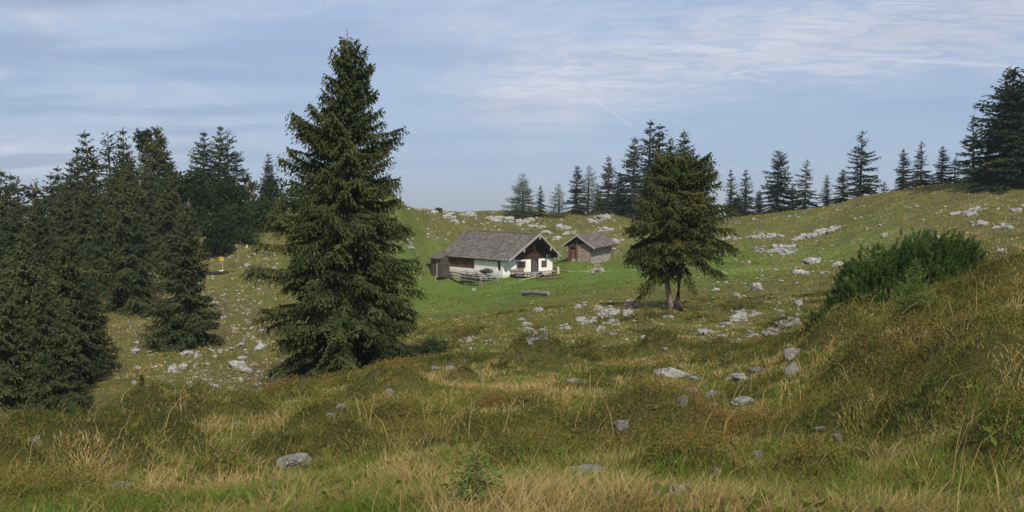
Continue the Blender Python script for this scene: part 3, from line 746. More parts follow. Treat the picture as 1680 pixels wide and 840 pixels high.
# broad-leaved crowns
def leafy(seed, lobes, nleaf, size, limbs_from=(0, 0, 0), up=.2):
    rng = np.random.default_rng(seed); Ps, Ds = [], []
    tot = sum(l[3] ** 2 for l in lobes)
    for (x, y, z, r) in lobes:
        k = int(nleaf * r * r / tot)
        d = rng.normal(size=(k, 3)); d /= np.linalg.norm(d, axis=1, keepdims=True)
        nz = 1 + .35 * np.sin(d[:, 0] * 6 + seed) * np.sin(d[:, 1] * 5 + 1.3) + .2 * np.sin(d[:, 2] * 9 + seed)
        rad = r * nz * (.55 + .45 * rng.random(k) ** .5)
        p = np.array([x, y, z]) + d * rad[:, None] * np.array([1, 1, .85]); Ps.append(p)
        dd = d * .6 + rng.normal(size=(k, 3)) * .6; dd[:, 2] += up; Ds.append(dd)
    Pp = np.concatenate(Ps); Dd = np.concatenate(Ds); l = size * (.7 + .6 * rng.random(len(Pp)))
    V = quads_from(Pp, Dd, l, l * .62, rng)
    mb = MB()
    for (x, y, z, r) in lobes:
        o = Vector(limbs_from); e = Vector((x, y, z))
        mid = o.lerp(e, .5) + Vector((0, 0, .1 * r))
        mb.tube([o + Vector((0, 0, -.4)), mid, e], [.05 + .05 * r, .04 + .02 * r, .02], 6)
    return V, mb
def put_leafy(name, px, py, wpx, hpx, Y, label, group, seed, mat='leaf', nleaf=2600, size=.30, cat='shrub', base=False):
    """px,py = centre of the crown in the photo"""
    s = Y / F; c = P(px, py, Y); g = hz(c.x, c.y); rw = wpx / 2 * s; rh = hpx / 2 * s
    rg = random.Random(seed); lobes = []
    for i in range(16):
        a = rg.random() * 6.28; rr_ = rw * .72 * rg.random() ** .5
        zc = (c.z - g) + rh * (rg.random() * 1.1 - .6)
        if i % 2 and cat != 'tree' or i % 3 == 0 and rh > 1.2 and px != 234: zc = rg.random() * max(.5, c.z - g)
        lobes.append((math.cos(a) * rr_, math.sin(a) * rr_ * .9, max(.3, zc), rw * (.24 + .22 * rg.random())))
    V, mb = leafy(seed, lobes, nleaf, size)
    e = empty(name, label, cat, (c.x, c.y, g), 0, group)
    link('crown', crown_mesh('crown', V, MAT[mat]), e); mb.build('trunk', MAT['bark'], e, True); return e
G4 = 'leafy shrubs and trees on the left hilltop'
put_leafy('leafy_tree', 234, 232, 30, 60, 110, 'pale green leafy tree top between two spruce tips', G4, 1, 'leaf', 1100, .32, 'tree')
put_leafy('leafy_tree', 302, 308, 80, 70, 102, 'dark leafy tree bulging below the step in the forest top', G4, 2, 'leaf', 3600, .34, 'tree')
put_leafy('leafy_tree', 352, 326, 84, 62, 104, 'broad leafy tree under the hilltop spruce trio', G4, 3, 'leaf', 3600, .34, 'tree')
put_leafy('leafy_bush', 360, 374, 74, 90, 95, 'dark round leafy bush just above the yellow signpost', G4, 4, 'leaf', 3600, .30)
put_leafy('leafy_bush', 385, 316, 76, 50, 105, 'fresh green leafy bush at the foot of the hilltop trio', G4, 5, 'leaf', 2600, .30)
put_leafy('pine_thicket', 432, 344, 84, 36, 101, 'low dwarf pine thicket above the stony slope', G4, 6, 'thicket', 3600, .26)
put_leafy('pine_thicket', 400, 352, 60, 34, 98, 'low dwarf pine thicket beside the round leafy bush', G4, 7, 'thicket', 2600, .26)
put_leafy('leafy_tree', 405, 291, 16, 24, 112, 'spindly reddish sapling on the hilltop skyline', G4, 8, 'leaf', 160, .26, 'tree')
put_leafy('leafy_tree', 415, 304, 16, 22, 111, 'spindly blue green sapling on the hilltop skyline', G4, 9, 'leaf', 180, .26, 'tree')
put_leafy('leafy_tree', 446, 312, 50, 44, 114, 'green leafy bush beneath the lone hilltop spruce', G4, 10, 'leaf', 1600, .30, 'tree')
put_leafy('juniper_bush', 243, 522, 34, 18, 76, 'low dark juniper bush beside the pale trunk foot', None, 12, 'thicket', 900, .20)
put_leafy('pine_thicket', 700, 572, 80, 18, 42, 'dark low dwarf pine patch right of the great spruce foot', None, 13, 'thicket', 2600, .10)
put_leafy('juniper_bush', 718, 360, 14, 8, 160, 'small dark juniper bush on the rocky rim above the hut', None, 14, 'thicket', 200, .3)

# mugo pine with bottle-brush shoots
def mugo(seed, w_, d_, h_, nshoot, needle=.07, shoot=.3, tilt=0.):
    rng = np.random.default_rng(seed); Pn, Dn, Ln = [], [], []; mb = MB()
    for i in range(nshoot):
        a = rng.random() * 6.28; rho = rng.random() ** .55
        ex, ey = math.cos(a) * rho * w_, math.sin(a) * rho * d_
        top = h_ * math.sqrt(max(.04, 1 - rho ** 2.2)) * (.80 + .28 * vnoise(ex * 1.9 + 9, ey * 1.9, seed) ) 
        top += h_ * .24 * (vnoise(ex * 4.1, ey * 4.1 + 3, seed + 2) - .5)
        ez = top * (1 - .5 * rng.random() ** 3) * (1 + .08 * rng.normal()) + tilt * ex
        tip = np.array([ex, ey, ez]); up = np.array([ex / w_ * .5, ey / d_ * .5, 1.0]) + rng.normal(size=3) * .25; up /= np.linalg.norm(up)
        L = shoot * (.7 + .8 * rng.random()); k = 54
        t = rng.random(k) ** .8
        Pn.append(tip + up * (t * L)[:, None]); d = rng.normal(size=(k, 3)); d -= (d @ up)[:, None] * up
        d /= np.linalg.norm(d, axis=1, keepdims=True); Dn.append(d * .75 + up * (.55 + .6 * t)[:, None]); Ln.append(needle * (.8 + .4 * rng.random(k)))
        if i % 17 == 0:
            b = Vector((ex * .25, ey * .25, -.15 + tilt * ex * .25)); e = Vector(tip); mb.tube([b, b.lerp(e, .5) + Vector((ex * .12, ey * .12, -.1 * h_)), e], [.02, .014, .006], 5)
    Pn = np.concatenate(Pn); Dn = np.concatenate(Dn); Ln = np.concatenate(Ln)
    return quads_from(Pn, Dn, Ln, np.full(len(Ln), .011) * needle / .07, rng), mb
def put_mugo(px, py, Y, w_, d_, h_, n_s, seed, label, tilt, needle=.066, shoot=.15):
    c = P(px, py, Y); z = hz(c.x, c.y)
    V, mb = mugo(seed, w_, d_, h_, n_s, needle, shoot, tilt)
    e = empty('mugo_pine', label, 'shrub', (c.x, c.y, z - .15), 0)
    link('foliage', crown_mesh('foliage', V, MAT['mugo']), e); mb.build('stems', MAT['soffit'], e, True)
    print('mugo at', c, z, 'base row', 840)
put_mugo(1487, 480, 20.5, 1.66, 1.3, 1.42, 1700, 3, 'large dense mountain pine bush with upright bottle-brush shoots on the right brow', .28)
put_mugo(1365, 545, 19.5, .50, .4, .45, 130, 4, 'small low mountain pine sprawling at the left foot of the large bush', .15)

# ------------------------------------------------------------------ the hut
HC = g1(825, 456, 90.)
def child_empty(*a): raise RuntimeError
hut = empty('alpine_hut', 'white plastered alpine hut with dark log gable and big grey shingle roof', 'house', tuple(HC), R(42))
Wd, Ln_ = 9.0, 12.2
EZ, RZ = 2.42, 5.62
def roofz(u): return RZ - (RZ - EZ) / 5. * abs(u - 4.5)
# plaster: gable wall lower part, corner, long wall panels
mb = MB()
mb.prism([(0, 0, -1.2), (5.08, 0, -1.2), (5.08, 0, 2.2), (2.1, 0, 2.2), (2.1, 0, 3.2), (0, 0, 2.55)], (0, .45, 0))
mb.prism([(6.22, 0, -1.2), (9, 0, -1.2), (9, 0, 2.2), (6.22, 0, 2.2)], (0, .45, 0))
mb.prism([(5.08, .02, -1.2), (6.22, .02, -1.2), (6.22, .02, .45), (5.08, .02, .45)], (0, .4, 0))
mb.box((.22, 6.33, -.2), (.44, 11.74, 2.1))                 # long wall base
mb.box((.235, 3.5, 1.475), (.40, 4.7, 1.25))                # tall white panel
mb.box((8.8, 6.3, .6), (.4, 11.6, 3.4)); mb.box((4.5, 12.0, .6), (8.2, .4, 3.4))
mb.build('plaster_wall', MAT['plaster'], hut)
# dark logs: gable and long wall
mb = MB(); z = 2.2
while z < 5.4:
    h = .2; lo = max(.05, 4.5 - (RZ - .2 - z - h) / .64) if z > 2.4 else .05; hi = min(8.98, 4.5 + (RZ - .2 - z - h) / .64)
    if z < 3.15: lo = max(lo, 2.1)
    if hi - lo > .2: mb.box(((lo + hi) / 2, .16, z + h / 2), (hi - lo, .22, h * .93))
    z += h
mb.build('gable_logs', MAT['log'], hut)
mb = MB(); z = .86
for k in range(8):
    mb.box((.24, 8.6, z + .1), (.3, 5.3, .19)); z += .2
for k in range(7): mb.box((.26, .30 + .125 * k, 1.45), (.12, .115, 1.5))
for k in range(3): mb.box((.24, 3.5, 2.2 + .1 * k), (.3, 4.7, .09))
for v_ in (6.1, 8.6, 11.1): mb.box((.06, v_, 1.65), (.1, .16, 1.7))
mb.build('log_wall', MAT['logred'], hut)
# roof
def shingles(mb, c00, c10, c01, c11, rw=.20, ex=.23, th=.03, seed=1):
    """bilinear patch: c00-c10 eave, c01-c11 ridge"""
    rg = random.Random(seed); c00, c10, c01, c11 = map(Vector, (c00, c10, c01, c11))
    nrm = (c10 - c00).cross(c01 - c00).normalized()
    if nrm.z < 0: nrm = -nrm
    sl = (c01 - c00).length; nr = int(sl / ex)
    for i in range(nr):
        t0 = i / nr; t1 = min(1., (i + 1.9) / nr)
        a = c00.lerp(c01, t0); b = c10.lerp(c11, t0); a1 = c00.lerp(c01, t1); b1 = c10.lerp(c11, t1)
        x = -rg.random() * rw; Lr = (b - a).length
        while x < Lr:
            ww = rw * (.7 + .6 * rg.random()); s0 = max(0, x) / Lr; s1 = min(Lr, x + ww - .012) / Lr; x += ww
            if s1 - s0 < .002: continue
            jl = rg.uniform(-.05, .04); p0 = a.lerp(b, s0); p1 = a.lerp(b, s1); q0 = a1.lerp(b1, s0); q1 = a1.lerp(b1, s1)
            up = nrm * (.05 + rg.random() * .025); d = (p0 - q0).normalized() * jl
            A_, B_ = p0 + d + up, p1 + d + up; C_, D_ = q1 + nrm * .012, q0 + nrm * .012
            lo = -nrm * th
            mb.add([A_, B_, C_, D_, A_ + lo, B_ + lo, C_ + lo, D_ + lo], [(0, 1, 2, 3), (4, 7, 6, 5), (0, 4, 5, 1), (1, 5, 6, 2), (3, 2, 6, 7), (0, 3, 7, 4)])
fl, fm_, fr, bk = -1.6, -2.2, -1.2, 12.9
mb = MB()
zl = EZ - .04
shingles(mb, (-.34, fl, zl), (-.34, bk, zl), (4.5, fm_, RZ), (4.5, bk, RZ), seed=3)
shingles(mb, (9.55, fr, zl), (9.55, bk, zl), (4.5, fm_, RZ), (4.5, bk, RZ), seed=4)
roof = mb.build('roof', MAT['shingle'], hut)
mb = MB()
mb.prism([(-.34, fl, zl - .16), (4.5, fm_, RZ - .16), (4.5, bk, RZ - .16), (-.34, bk, zl - .16)], (0, 0, .12))
mb.prism([(9.55, fr, zl - .16), (4.52, fm_, RZ - .16), (4.52, bk, RZ - .16), (9.55, bk, zl - .16)], (0, 0, .12))
for k in range(13): 
    v_ = .4 + k * 1.0; mb.beam((-.30, v_, zl - .24), (4.4, v_, RZ - .30), .12, .14); mb.beam((9.5, v_, zl - .24), (4.6, v_, RZ - .30), .12, .14)
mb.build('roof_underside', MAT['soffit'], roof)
for a, b in (((-.38, fl - .05, zl - .06), (4.5, fm_ - .05, RZ - .02)), ((9.6, fr - .05, zl - .06), (4.52, fm_ - .05, RZ - .02))):
    m2 = MB(); m2.beam(a, b, .06, .27); m2.build('bargeboard', MAT['barge'], roof)
m2 = MB(); m2.beam((-.40, fl, zl - .02), (-.40, bk, zl - .02), .08, .12); m2.build('gutter_beam', MAT['barge'], roof)
m2 = MB(); m2.beam((4.5, fm_, RZ + .1), (4.5, bk, RZ + .1), .3, .06); m2.build('ridge_cap', MAT['shingle'], roof)
for u_, f_ in ((4.5, fm_), (2.0, -1.85), (7.0, -1.68), (.25, -1.6), (8.8, -1.3)):
    m2 = MB(); m2.beam((u_, f_ - .02, roofz(u_) - .36), (u_, .3, roofz(u_) - .36), .22, .24); m2.build('purlin', MAT['soffit'], hut)
    if u_ != .25:
        m2 = MB(); m2.box((u_, f_ - .08, roofz(u_) - .42), (.24, .05, .5)); m2.build('purlin_board', MAT['barge'], hut)
# door
mb = MB()
for k in range(6): mb.box((5.2 + k * .18, .10, 1.35), (.17, .06, 1.74))
door = mb.build('door', MAT['door'], hut)
mb = MB(); mb.box((5.05, .0, 1.35), (.1, .2, 1.8)); mb.box((6.25, .0, 1.35), (.1, .2, 1.8)); mb.box((5.65, .0, 2.27), (1.3, .2, .1)); mb.build('door_frame', MAT['log'], door)
mb = MB(); mb.box((6.0, .05, 1.3), (.05, .06, .16)); mb.build('handle', MAT['metal'], door)
mb = MB(); mb.box((5.65, -.35, .2), (1.7, .7, .5)); mb.box((5.65, -.85, .02), (1.7, .4, .35)); mb.build('doorstep', MAT['rock'], hut)
def window(u0, u1, z0, z1, shut, deep=-.03):
    mb = MB(); c = ((u0 + u1) / 2, deep, (z0 + z1) / 2); w_, h_ = u1 - u0, z1 - z0
    for dx, dz_, sx_, sz_ in ((-w_ / 2, 0, .08, h_), (w_ / 2, 0, .08, h_), (0, -h_ / 2, w_ + .08, .08), (0, h_ / 2, w_ + .08, .08), (0, 0, .05, h_), (0, .0, w_, .045)):
        mb.box((c[0] + dx, deep - (.004 if sz_ == .045 else 0), c[2] + dz_), (sx_, .09, sz_))
    wd = mb.build('window', MAT['log'], hut)
    mb = MB(); mb.box((c[0], deep + .03, c[2]), (w_ - .02, .02, h_ - .02)); mb.build('pane', MAT['glass'], wd)
    if shut:
        for s_ in (-1, 1):
            mb = MB()
            for k in range(3): mb.box((c[0] + s_ * (w_ / 2 + .1 + .13 * k), deep - .05, c[2]), (.12, .05, h_ + .1))
            mb.build('shutter', MAT['door'], wd)
    return wd
w1 = window(2.78, 3.52, 1.25, 1.98, True)
mb = MB(); mb.box((3.15, -.18, 1.2), (.9, .2, .18)); fb_ = mb.build('flower_box', MAT['brownwood'], w1)
rng = np.random.default_rng(9); p = np.stack([rng.uniform(2.7, 3.6, 160), rng.uniform(-.3, -.1, 160), 1.3 + rng.normal(size=160) * .06], 1)
link('flowers', crown_mesh('flowers', quads_from(p, rng.normal(size=(160, 3)) + [0, 0, .6], np.full(160, .13), np.full(160, .10), rng), MAT['leaf']), w1)
mb = MB(); mb.box((7.38, -.03, 1.5), (.9, .08, .82))
for k in range(5): mb.box((7.02 + .18 * k, -.085, 1.5), (.17, .04, .86))
w2 = mb.build('closed_shutter', MAT['door'], hut); w2['label'] = 'dark wooden shutter closed over the right window'
window(6.1, 6.95, 3.05, 3.62, False, .02)
mb = MB(); mb.box((1.45, -.02, 2.28), (.5, .08, .36)); mb.build('vent_window', MAT['glass'], hut)
mb = MB()
mb.box((5.55, -.0, 2.95), (.42, .06, .5)); mb.beam((5.3, -.02, 3.28), (5.8, -.02, 2.95), .05, .09); mb.beam((5.3, -.02, 2.95), (5.8, -.02, 3.28), .05, .09)
mb.build('carved_plaque', MAT['logred'], hut)
mb = MB(); mb.box((5.6, .0, 3.75), (.14, .1, .95)); mb.build('gable_post', MAT['greywood'], hut)
mb = MB(); mb.box((8.0, .02, 2.5), (.34, .04, .42)); mb.build('notice', MAT['whitepaint'], hut)
mb = MB(); mb.box((8.45, .02, 2.5), (.16, .04, .36)); mb.build('notice', MAT['whitepaint'], hut)
# lean-to at the back end of the long wall
mb = MB()
for k in range(9): mb.box((-1.55, 11.35 + .235 * k, .65), (.08, .22, 2.7))
for k in range(7): mb.box((-1.42 + .24 * k, 11.2, .75), (.22, .08, 2.5 + .1 * k))
mb.box((-.7, 13.4, .75), (1.6, .08, 2.7))
lean = mb.build('lean_to', MAT['door'], hut)
mb = MB(); shingles(mb, (-1.95, 10.95, 2.02), (-1.95, 13.7, 2.02), (.0, 10.95, 2.75), (.0, 13.7, 2.75), seed=9); mb.prism([(-1.95, 10.97, 1.95), (0, 10.97, 2.68), (0, 13.68, 2.68), (-1.95, 13.68, 1.95)], (0, 0, .05)); mb.build('lean_to_roof', MAT['shingle'], lean)
mb = MB(); mb.box((-1.63, 11.9, .55), (.06, .1, 2.3)); mb.build('corner_batten', MAT['palewood'], lean)
# stone footing along the long wall
ROCKV = []
def rock_base(seed):
    import bmesh
    bm = bmesh.new(); bmesh.ops.create_icosphere(bm, subdivisions=4, radius=1.0)
    V = np.array([v.co[:] for v in bm.verts]); Fc = np.array([[v.index for v in f.verts] for f in bm.faces]); bm.free()
    rng = np.random.default_rng(seed)
    V = V * np.array([1, .85, .8])
    for k in range(13):
        n = rng.normal(size=3); n[2] *= .8; n /= np.linalg.norm(n); d = rng.uniform(.42, .80)
        ex = np.maximum(0, V @ n - d); V = V - n * ex[:, None] * .94
    def n3(p, s, q): return vnoise(p[:, 0] * s + p[:, 2] * s * .7 + q, p[:, 1] * s - p[:, 2] * s * .6 + 3 * q, seed + q) - .5
    L = np.linalg.norm(V, axis=1, keepdims=True); D_ = V / L
    disp = .16 * n3(V, 2.5, 1) + .10 * n3(V, 6, 2) + .06 * n3(V, 13, 3)
    disp -= .16 * np.maximum(0, .12 - np.abs(n3(V, 3.1, 5))) / .12       # clefts
    return V + D_ * disp[:, None], Fc
ROCKV = [rock_base(s) for s in range(10)]
ROCKM = []
for i, (V, Fc) in enumerate(ROCKV): ROCKM.append(npmesh('limestone_rock', V, Fc, [MAT['rock']], False))
def lumps(name, items, parent=None, loc=(0, 0, 0), seed=0, mat='rock'):
    """one mesh of many rock lumps; items: (x,y,z, sx,sy,sz)"""
    rng = np.random.default_rng(seed); Vs, Fs, b = [], [], 0
    for (x, y, z, sx_, sy_, sz_) in items:
        V, Fc = ROCKV[rng.integers(10)]; a = rng.random() * 6.28; ca, sa = math.cos(a), math.sin(a)
        Q = V * np.array([1, 1, 1]); Q = np.stack([Q[:, 0] * ca - Q[:, 1] * sa, Q[:, 0] * sa + Q[:, 1] * ca, Q[:, 2]], 1) * np.array([sx_, sy_, sz_]) + np.array([x, y, z])
        Vs.append(Q); Fs.append(Fc + b); b += len(V)
    return link(name, npmesh(name, np.concatenate(Vs), np.concatenate(Fs), [MAT[mat]], False), parent, loc)
rg = random.Random(4)
lumps('stone_footing', [(-.15 - .9 * rg.random(), .8 + 6.6 * rg.random(), -.3 + .8 * rg.random() ** 1.5, .25 + .2 * rg.random(), .3 + .25 * rg.random(), .2 + .14 * rg.random()) for _ in range(80)], hut, seed=3)
lumps('stone_footing', [(.3 + 8.4 * rg.random(), -.25 - .2 * rg.random(), -.25 + .15 * rg.random(), .42 + .15 * rg.random(), .22, .18) for _ in range(40)], hut, seed=5)

# ------------------------------------------------------------------ the barn
BC = g1(969, 433, 90.)
barn = empty('small_barn', 'small weathered barn with grey shingle roof and reddish door behind the hut', 'barn', tuple(BC), R(-22))
# local: x along the gable to the right (0 = right corner), y away
GW, BL = 3.3, 10.2; rm = -1.8; BRZ = 3.95; BEZ = 2.25
def brz(u): return BRZ - .68 * abs(u - rm)
mb = MB(); mb.prism([(-1.95, 0, -.8), (0, 0, -.8), (0, 0, 2.45), (-.35, 0, 2.75), (-1.95, 0, 2.75)], (0, .3, 0)); mb.build('shingled_wall', MAT['barnwall'], barn)
mb = MB(); mb.box((-.15, BL / 2 + .3, .75), (.3, BL - .3, 3.1)); mb.build('side_wall', MAT['barnside'], barn)
mb = MB(); mb.box((-GW + .12, BL / 2, .75), (.24, BL, 3.1)); mb.box((-GW / 2, BL, .9), (GW, .24, 3.4)); mb.build('rear_wall', MAT['logred'], barn)
mb = MB()
for k in range(18):
    u_ = -GW + .09 + k * .183; zt = brz(u_) - .28; zb = 2.75 if u_ > -1.95 else 2.3
    if zt > zb + .1: mb.box((u_, .12, (zt + zb) / 2), (.17, .1, zt - zb))
for k in range(2): mb.box((-GW + .1 + .17 * k, .1, .8), (.16, .12, 3.0))
for k in range(3): mb.box((-2.35 + .15 * k, .1, .8), (.14, .12, 3.0))
mb.build('gable_boards', MAT['log'], barn)
mb = MB()
for k in range(4): mb.box((-2.86 + .16 * k, .05, .9), (.15, .07, 2.1))
bd = mb.build('door', MAT['reddoor'], barn)
mb = MB(); mb.box((-2.42, .0, 1.0), (.05, .06, .15)); mb.build('handle', MAT['metal'], bd)
mb = MB(); mb.box((-1.97, -.06, 1.35), (.15, .16, 4.3)); mb.build('gable_post', MAT['brownwood'], barn)
mb = MB()
for k in range(5): mb.box((-2.75 + .14 * k, -.12, .25), (.05, .05, .75 + .15 * (k % 2)))
mb.build('leaning_stakes', MAT['palewood'], barn)
mb = MB(); rx0, rx1 = rm - 2.25, rm + 2.6
shingles(mb, (rx1, -.6, brz(rx1)), (rx1, BL + .5, brz(rx1)), (rm, -.75, BRZ), (rm, BL + .5, BRZ), seed=11)
shingles(mb, (rx0, -.6, brz(rx0)), (rx0, BL + .5, brz(rx0)), (rm, -.75, BRZ), (rm, BL + .5, BRZ), seed=12)
br_ = mb.build('roof', MAT['shingle'], barn)
mb = MB()
mb.prism([(rx1, -.6, brz(rx1) - .14), (rm, -.75, BRZ - .14), (rm, BL + .5, BRZ - .14), (rx1, BL + .5, brz(rx1) - .14)], (0, 0, .11))
mb.prism([(rx0, -.6, brz(rx0) - .14), (rm - .01, -.75, BRZ - .14), (rm - .01, BL + .5, BRZ - .14), (rx0, BL + .5, brz(rx0) - .14)], (0, 0, .11))
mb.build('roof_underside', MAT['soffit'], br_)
for x0 in (rx0, rx1):
    m2 = MB(); m2.beam((x0, -.65, brz(x0) - .05), (rm, -.8, BRZ - .03), .05, .2); m2.build('bargeboard', MAT['barge'], br_)
m2 = MB(); m2.beam((rx1 + .03, -.6, brz(rx1) - .05), (rx1 + .03, BL + .5, brz(rx1) - .05), .07, .12); m2.build('gutter_beam', MAT['soffit'], br_)

# ------------------------------------------------------------------ things in front of the hut
def ground_frame(px, py, px2, py2):
    a = g1(px, py, 90.); b = g1(px2, py2, 90.); return a, b
def picnic(px, py, rz, length, label, brace=False):
    c = g1(px, py, 90.); e = empty('picnic_table', label, 'table', tuple(c), rz, 'tables outside the hut')
    mb = MB()
    for k in range(4): mb.box((0, -.36 + .24 * k, .76), (length, .22, .06))
    mb.build('tabletop', MAT['greywood'], e)
    for s_ in (-1, 1):
        mb = MB()
        for k in range(2): mb.box((0, s_ * (.78 + .16 * k), .46), (length, .15, .05))
        mb.build('bench_seat', MAT['greywood'], e)
        mb = MB(); x = s_ * length * .36
        mb.beam((x, -.7, -.2), (x, -.2, .73), .09, .09, (1, 0, 0)); mb.beam((x, .7, -.2), (x, .2, .73), .09, .09, (1, 0, 0)); mb.box((x + .1, 0, .40), (.08, 1.9, .1))
        mb.build('leg', MAT['brownwood'], e)
    if brace:
        mb = MB(); mb.beam((length * .42, -1.1, -.2), (length * .55, -.2, 1.35), .11, .11); mb.beam((length * .60, -.3, -.3), (length * .55, -.3, 1.35), .16, .16); mb.build('brace', MAT['palewood'], e)
    return e
picnic(857, 456.5, R(26), 2.6, 'grey picnic table with benches left of the hut door')
picnic(898, 454.5, R(20), 2.6, 'grey picnic table with leaning brace poles right of the hut door', True)
def high_bench(px, py, rz, L_, label):
    c = g1(px, py, 90.); e = empty('backed_bench', label, 'bench', tuple(c), rz, 'benches against the hut wall')
    mb = MB(); mb.box((0, 0, .46), (L_, .4, .06)); mb.build('seat', MAT['greywood'], e)
    mb = MB(); mb.box((0, .22, .95), (L_, .06, .28), rx=-.15); mb.build('backrest', MAT['greywood'], e)
    for s_ in (-1, 1):
        mb = MB(); mb.box((s_ * L_ * .4, 0, .12), (.09, .36, .66)); mb.beam((s_ * L_ * .4, .16, .1), (s_ * L_ * .4, .26, 1.05), .08, .07); mb.build('leg', MAT['brownwood'], e)
high_bench(850, 454.5, R(40), 2.5, 'long grey bench beneath the shuttered window')
high_bench(897, 449.5, R(30), 2.3, 'long grey bench right of the hut door')
# firewood pile
c = g1(912, 457, 90.); rg = random.Random(3); mb = MB()
for k in range(34):
    x = rg.uniform(-1.7, 1.7); z = rg.uniform(0, .35) * (1 - abs(x) / 2); y = rg.uniform(-.35, .35); a = rg.uniform(-.35, .35); l = rg.uniform(.5, .9)
    mb.tube([(x - l * math.cos(a), y - l * math.sin(a), z), (x + l * math.cos(a), y + l * math.sin(a), z + rg.uniform(-.08, .08))], rg.uniform(.06, .1), 6)
tag(mb.build('log_pile', MAT['brownwood'], None, loc=tuple(c)), 'low heap of brown logs below the right picnic table', 'log pile')
# stacked trough logs in front of the long wall
a, b = g1(759, 454, 90.), g1(806, 458.5, 90.)
a = a + Vector((0, 0, 1.0)); b = b + Vector((0, 0, 1.0)); d = (b - a)
e = empty('log_trough', 'dark hollowed log trough lying on stones along the white wall', 'trough', tuple(a))
mb = MB(); mb.tube([(0, 0, 0), tuple(d * .5), tuple(d)], [.22, .25, .30], 9); mb.build('trough', MAT['door'], e)
mb = MB(); mb.beam((.3, .25, .33), tuple(d * .96 + Vector((0, .25, .36))), .35, .12); mb.beam((.1, -.05, .30), tuple(d * .55 + Vector((0, -.05, .30))), .2, .1); mb.build('plank', MAT['greywood'], e)
for t_ in (.12, .55, .95):
    mb = MB(); q = d * t_; mb.box((q.x, q.y, -.70), (.35, .5, 1.0)); mb.build('stone_support', MAT['rock'], e)
# low log barrier left of the path
def rail_fence(name, label, posts, rails, mat='greywood', pr=.07, rr_=.05, cat='fence'):
    pts = [g1(px, py, 90.) for px, py, h in posts]; e = empty(name, label, cat, tuple(pts[0]))
    for p, (px, py, h) in zip(pts, posts):
        mb = MB(); q = p - pts[0]; mb.tube([(q.x, q.y, -.3), (q.x, q.y, h)], pr, 7); mb.build('post', MAT['greywood'], e)
    for i, j, h0, h1, of in rails:
        q, r_ = pts[i] - pts[0], pts[j] - pts[0]; mb = MB()
        mb.tube([(q.x, q.y - of, h0), ((q.x + r_.x) / 2, (q.y + r_.y) / 2 - of, (h0 + h1) / 2 - .03), (r_.x, r_.y - of, h1)], rr_, 7); mb.build('rail', MAT[mat], e)
    return e
rail_fence('log_barrier', 'low barrier of stacked grey logs left of the hut path', [(737, 455, .6), (762, 460, .7), (788, 468, 1.3)], [(0, 1, .3, .35, .1), (1, 2, .35, .5, .1), (0, 1, .55, .6, 0.), (1, 2, .6, .9, .1), (0, 2, .1, .2, .22), (0, 2, .42, .7, .24), (0, 2, .8, 1.0, .1)], pr=.08, rr_=.09)
rail_fence('pole_fence', 'thin pole fence before the hut corner', [(790, 468, .9), (817, 464, 1.1), (853, 465, 1.3)], [(1, 2, .25, .35, .1), (0, 1, .7, .95, .1)])
rail_fence('pole_fence', 'pale peeled pole propped low toward the log heap', [(856, 462, .3), (888, 456, .35)], [(0, 1, .2, .35, .08)], 'palewood')
rail_fence('pole_fence', 'long peeled pole rail running from the tables to the water trough stand', [(914, 446, .6), (933, 446, .8), (965, 446, .7)], [(0, 1, .35, .45, .08), (1, 2, .45, .65, .08)], 'palewood')
# stand of stakes round the water spout
c = g1(976, 451, 90.); e = empty('spout_stand', 'cluster of grey stakes and slabs around a water spout before the barn', 'water spout', tuple(c))
for (x, y, h, lx) in ((-.75, 0, 1.05, 0), (-.45, -.1, .95, .05), (.15, .2, 2.2, -.15), (.42, .1, 1.7, .12), (.75, 0, 1.2, -.08), (.6, -.2, 1.0, 0.)):
    mb = MB(); mb.tube([(x, y, -.25), (x + lx, y, h)], .065, 7); mb.build('stake', MAT['greywood'], e)
mb = MB(); mb.tube([(-.4, -.1, .2), (.1, .1, .85)], .2, 8); mb.build('spout_log', MAT['greywood'], e)
mb = MB(); mb.beam((-.5, -.2, .55), (.75, -.1, .75), .1, .12); mb.beam((-.2, .1, 1.1), (.5, .1, 1.3), .1, .1); mb.build('crosspiece', MAT['barge'], e)
# log seat on the meadow
a, b = g1(858, 484, 60.), g1(900, 485, 60.); d = b - a
e = empty('log_bench', 'hewn grey log lying alone on the green meadow below the hut', 'log', tuple(a))
mb = MB(); mb.tube([(0, 0, .22), tuple(d * .5 + Vector((0, 0, .24))), tuple(d + Vector((0, 0, .18)))], [.20, .21, .18], 9); mb.build('log', MAT['greywood'], e)
mb = MB(); mb.beam((d.x * .55, d.y * .55 - .3, .2), (d.x * 1.02, d.y - .3, .22), .12, .3); mb.build('split_plank', MAT['brownwood'], e)
# signpost and marker stakes on the left slope
c = g1(366, 447, 60.); e = empty('signpost', 'trail signpost with two yellow arrow boards on the left slope', 'signpost', tuple(c))
s_ = c.y / F
mb = MB(); mb.tube([(0, 0, -.3), (-.05 * s_ * 20, 0, 26 * s_)], .035, 7); mb.build('post', MAT['metal'], e)
for k, (dx, dz_) in enumerate(((0, 23.5), (.01, 20.5))):
    mb = MB(); w_ = 4.8 * s_; h_ = 2.2 * s_; x0 = -w_ * .62; z = dz_ * s_
    mb.prism([(x0, -.06, z - h_ / 2), (x0 + w_, -.06, z - h_ / 2), (x0 + w_, -.06, z + h_ / 2), (x0, -.06, z + h_ / 2), (x0 - .15, -.06, z)], (0, .03, 0)); sg = mb.build('arrow_board', MAT['yellow'], e)
    mb = MB(); mb.box((x0 + w_ * .5, -.075, z), (w_ * .55, .02, h_ * .16)); mb.build('lettering_line', MAT['soffit'], sg)
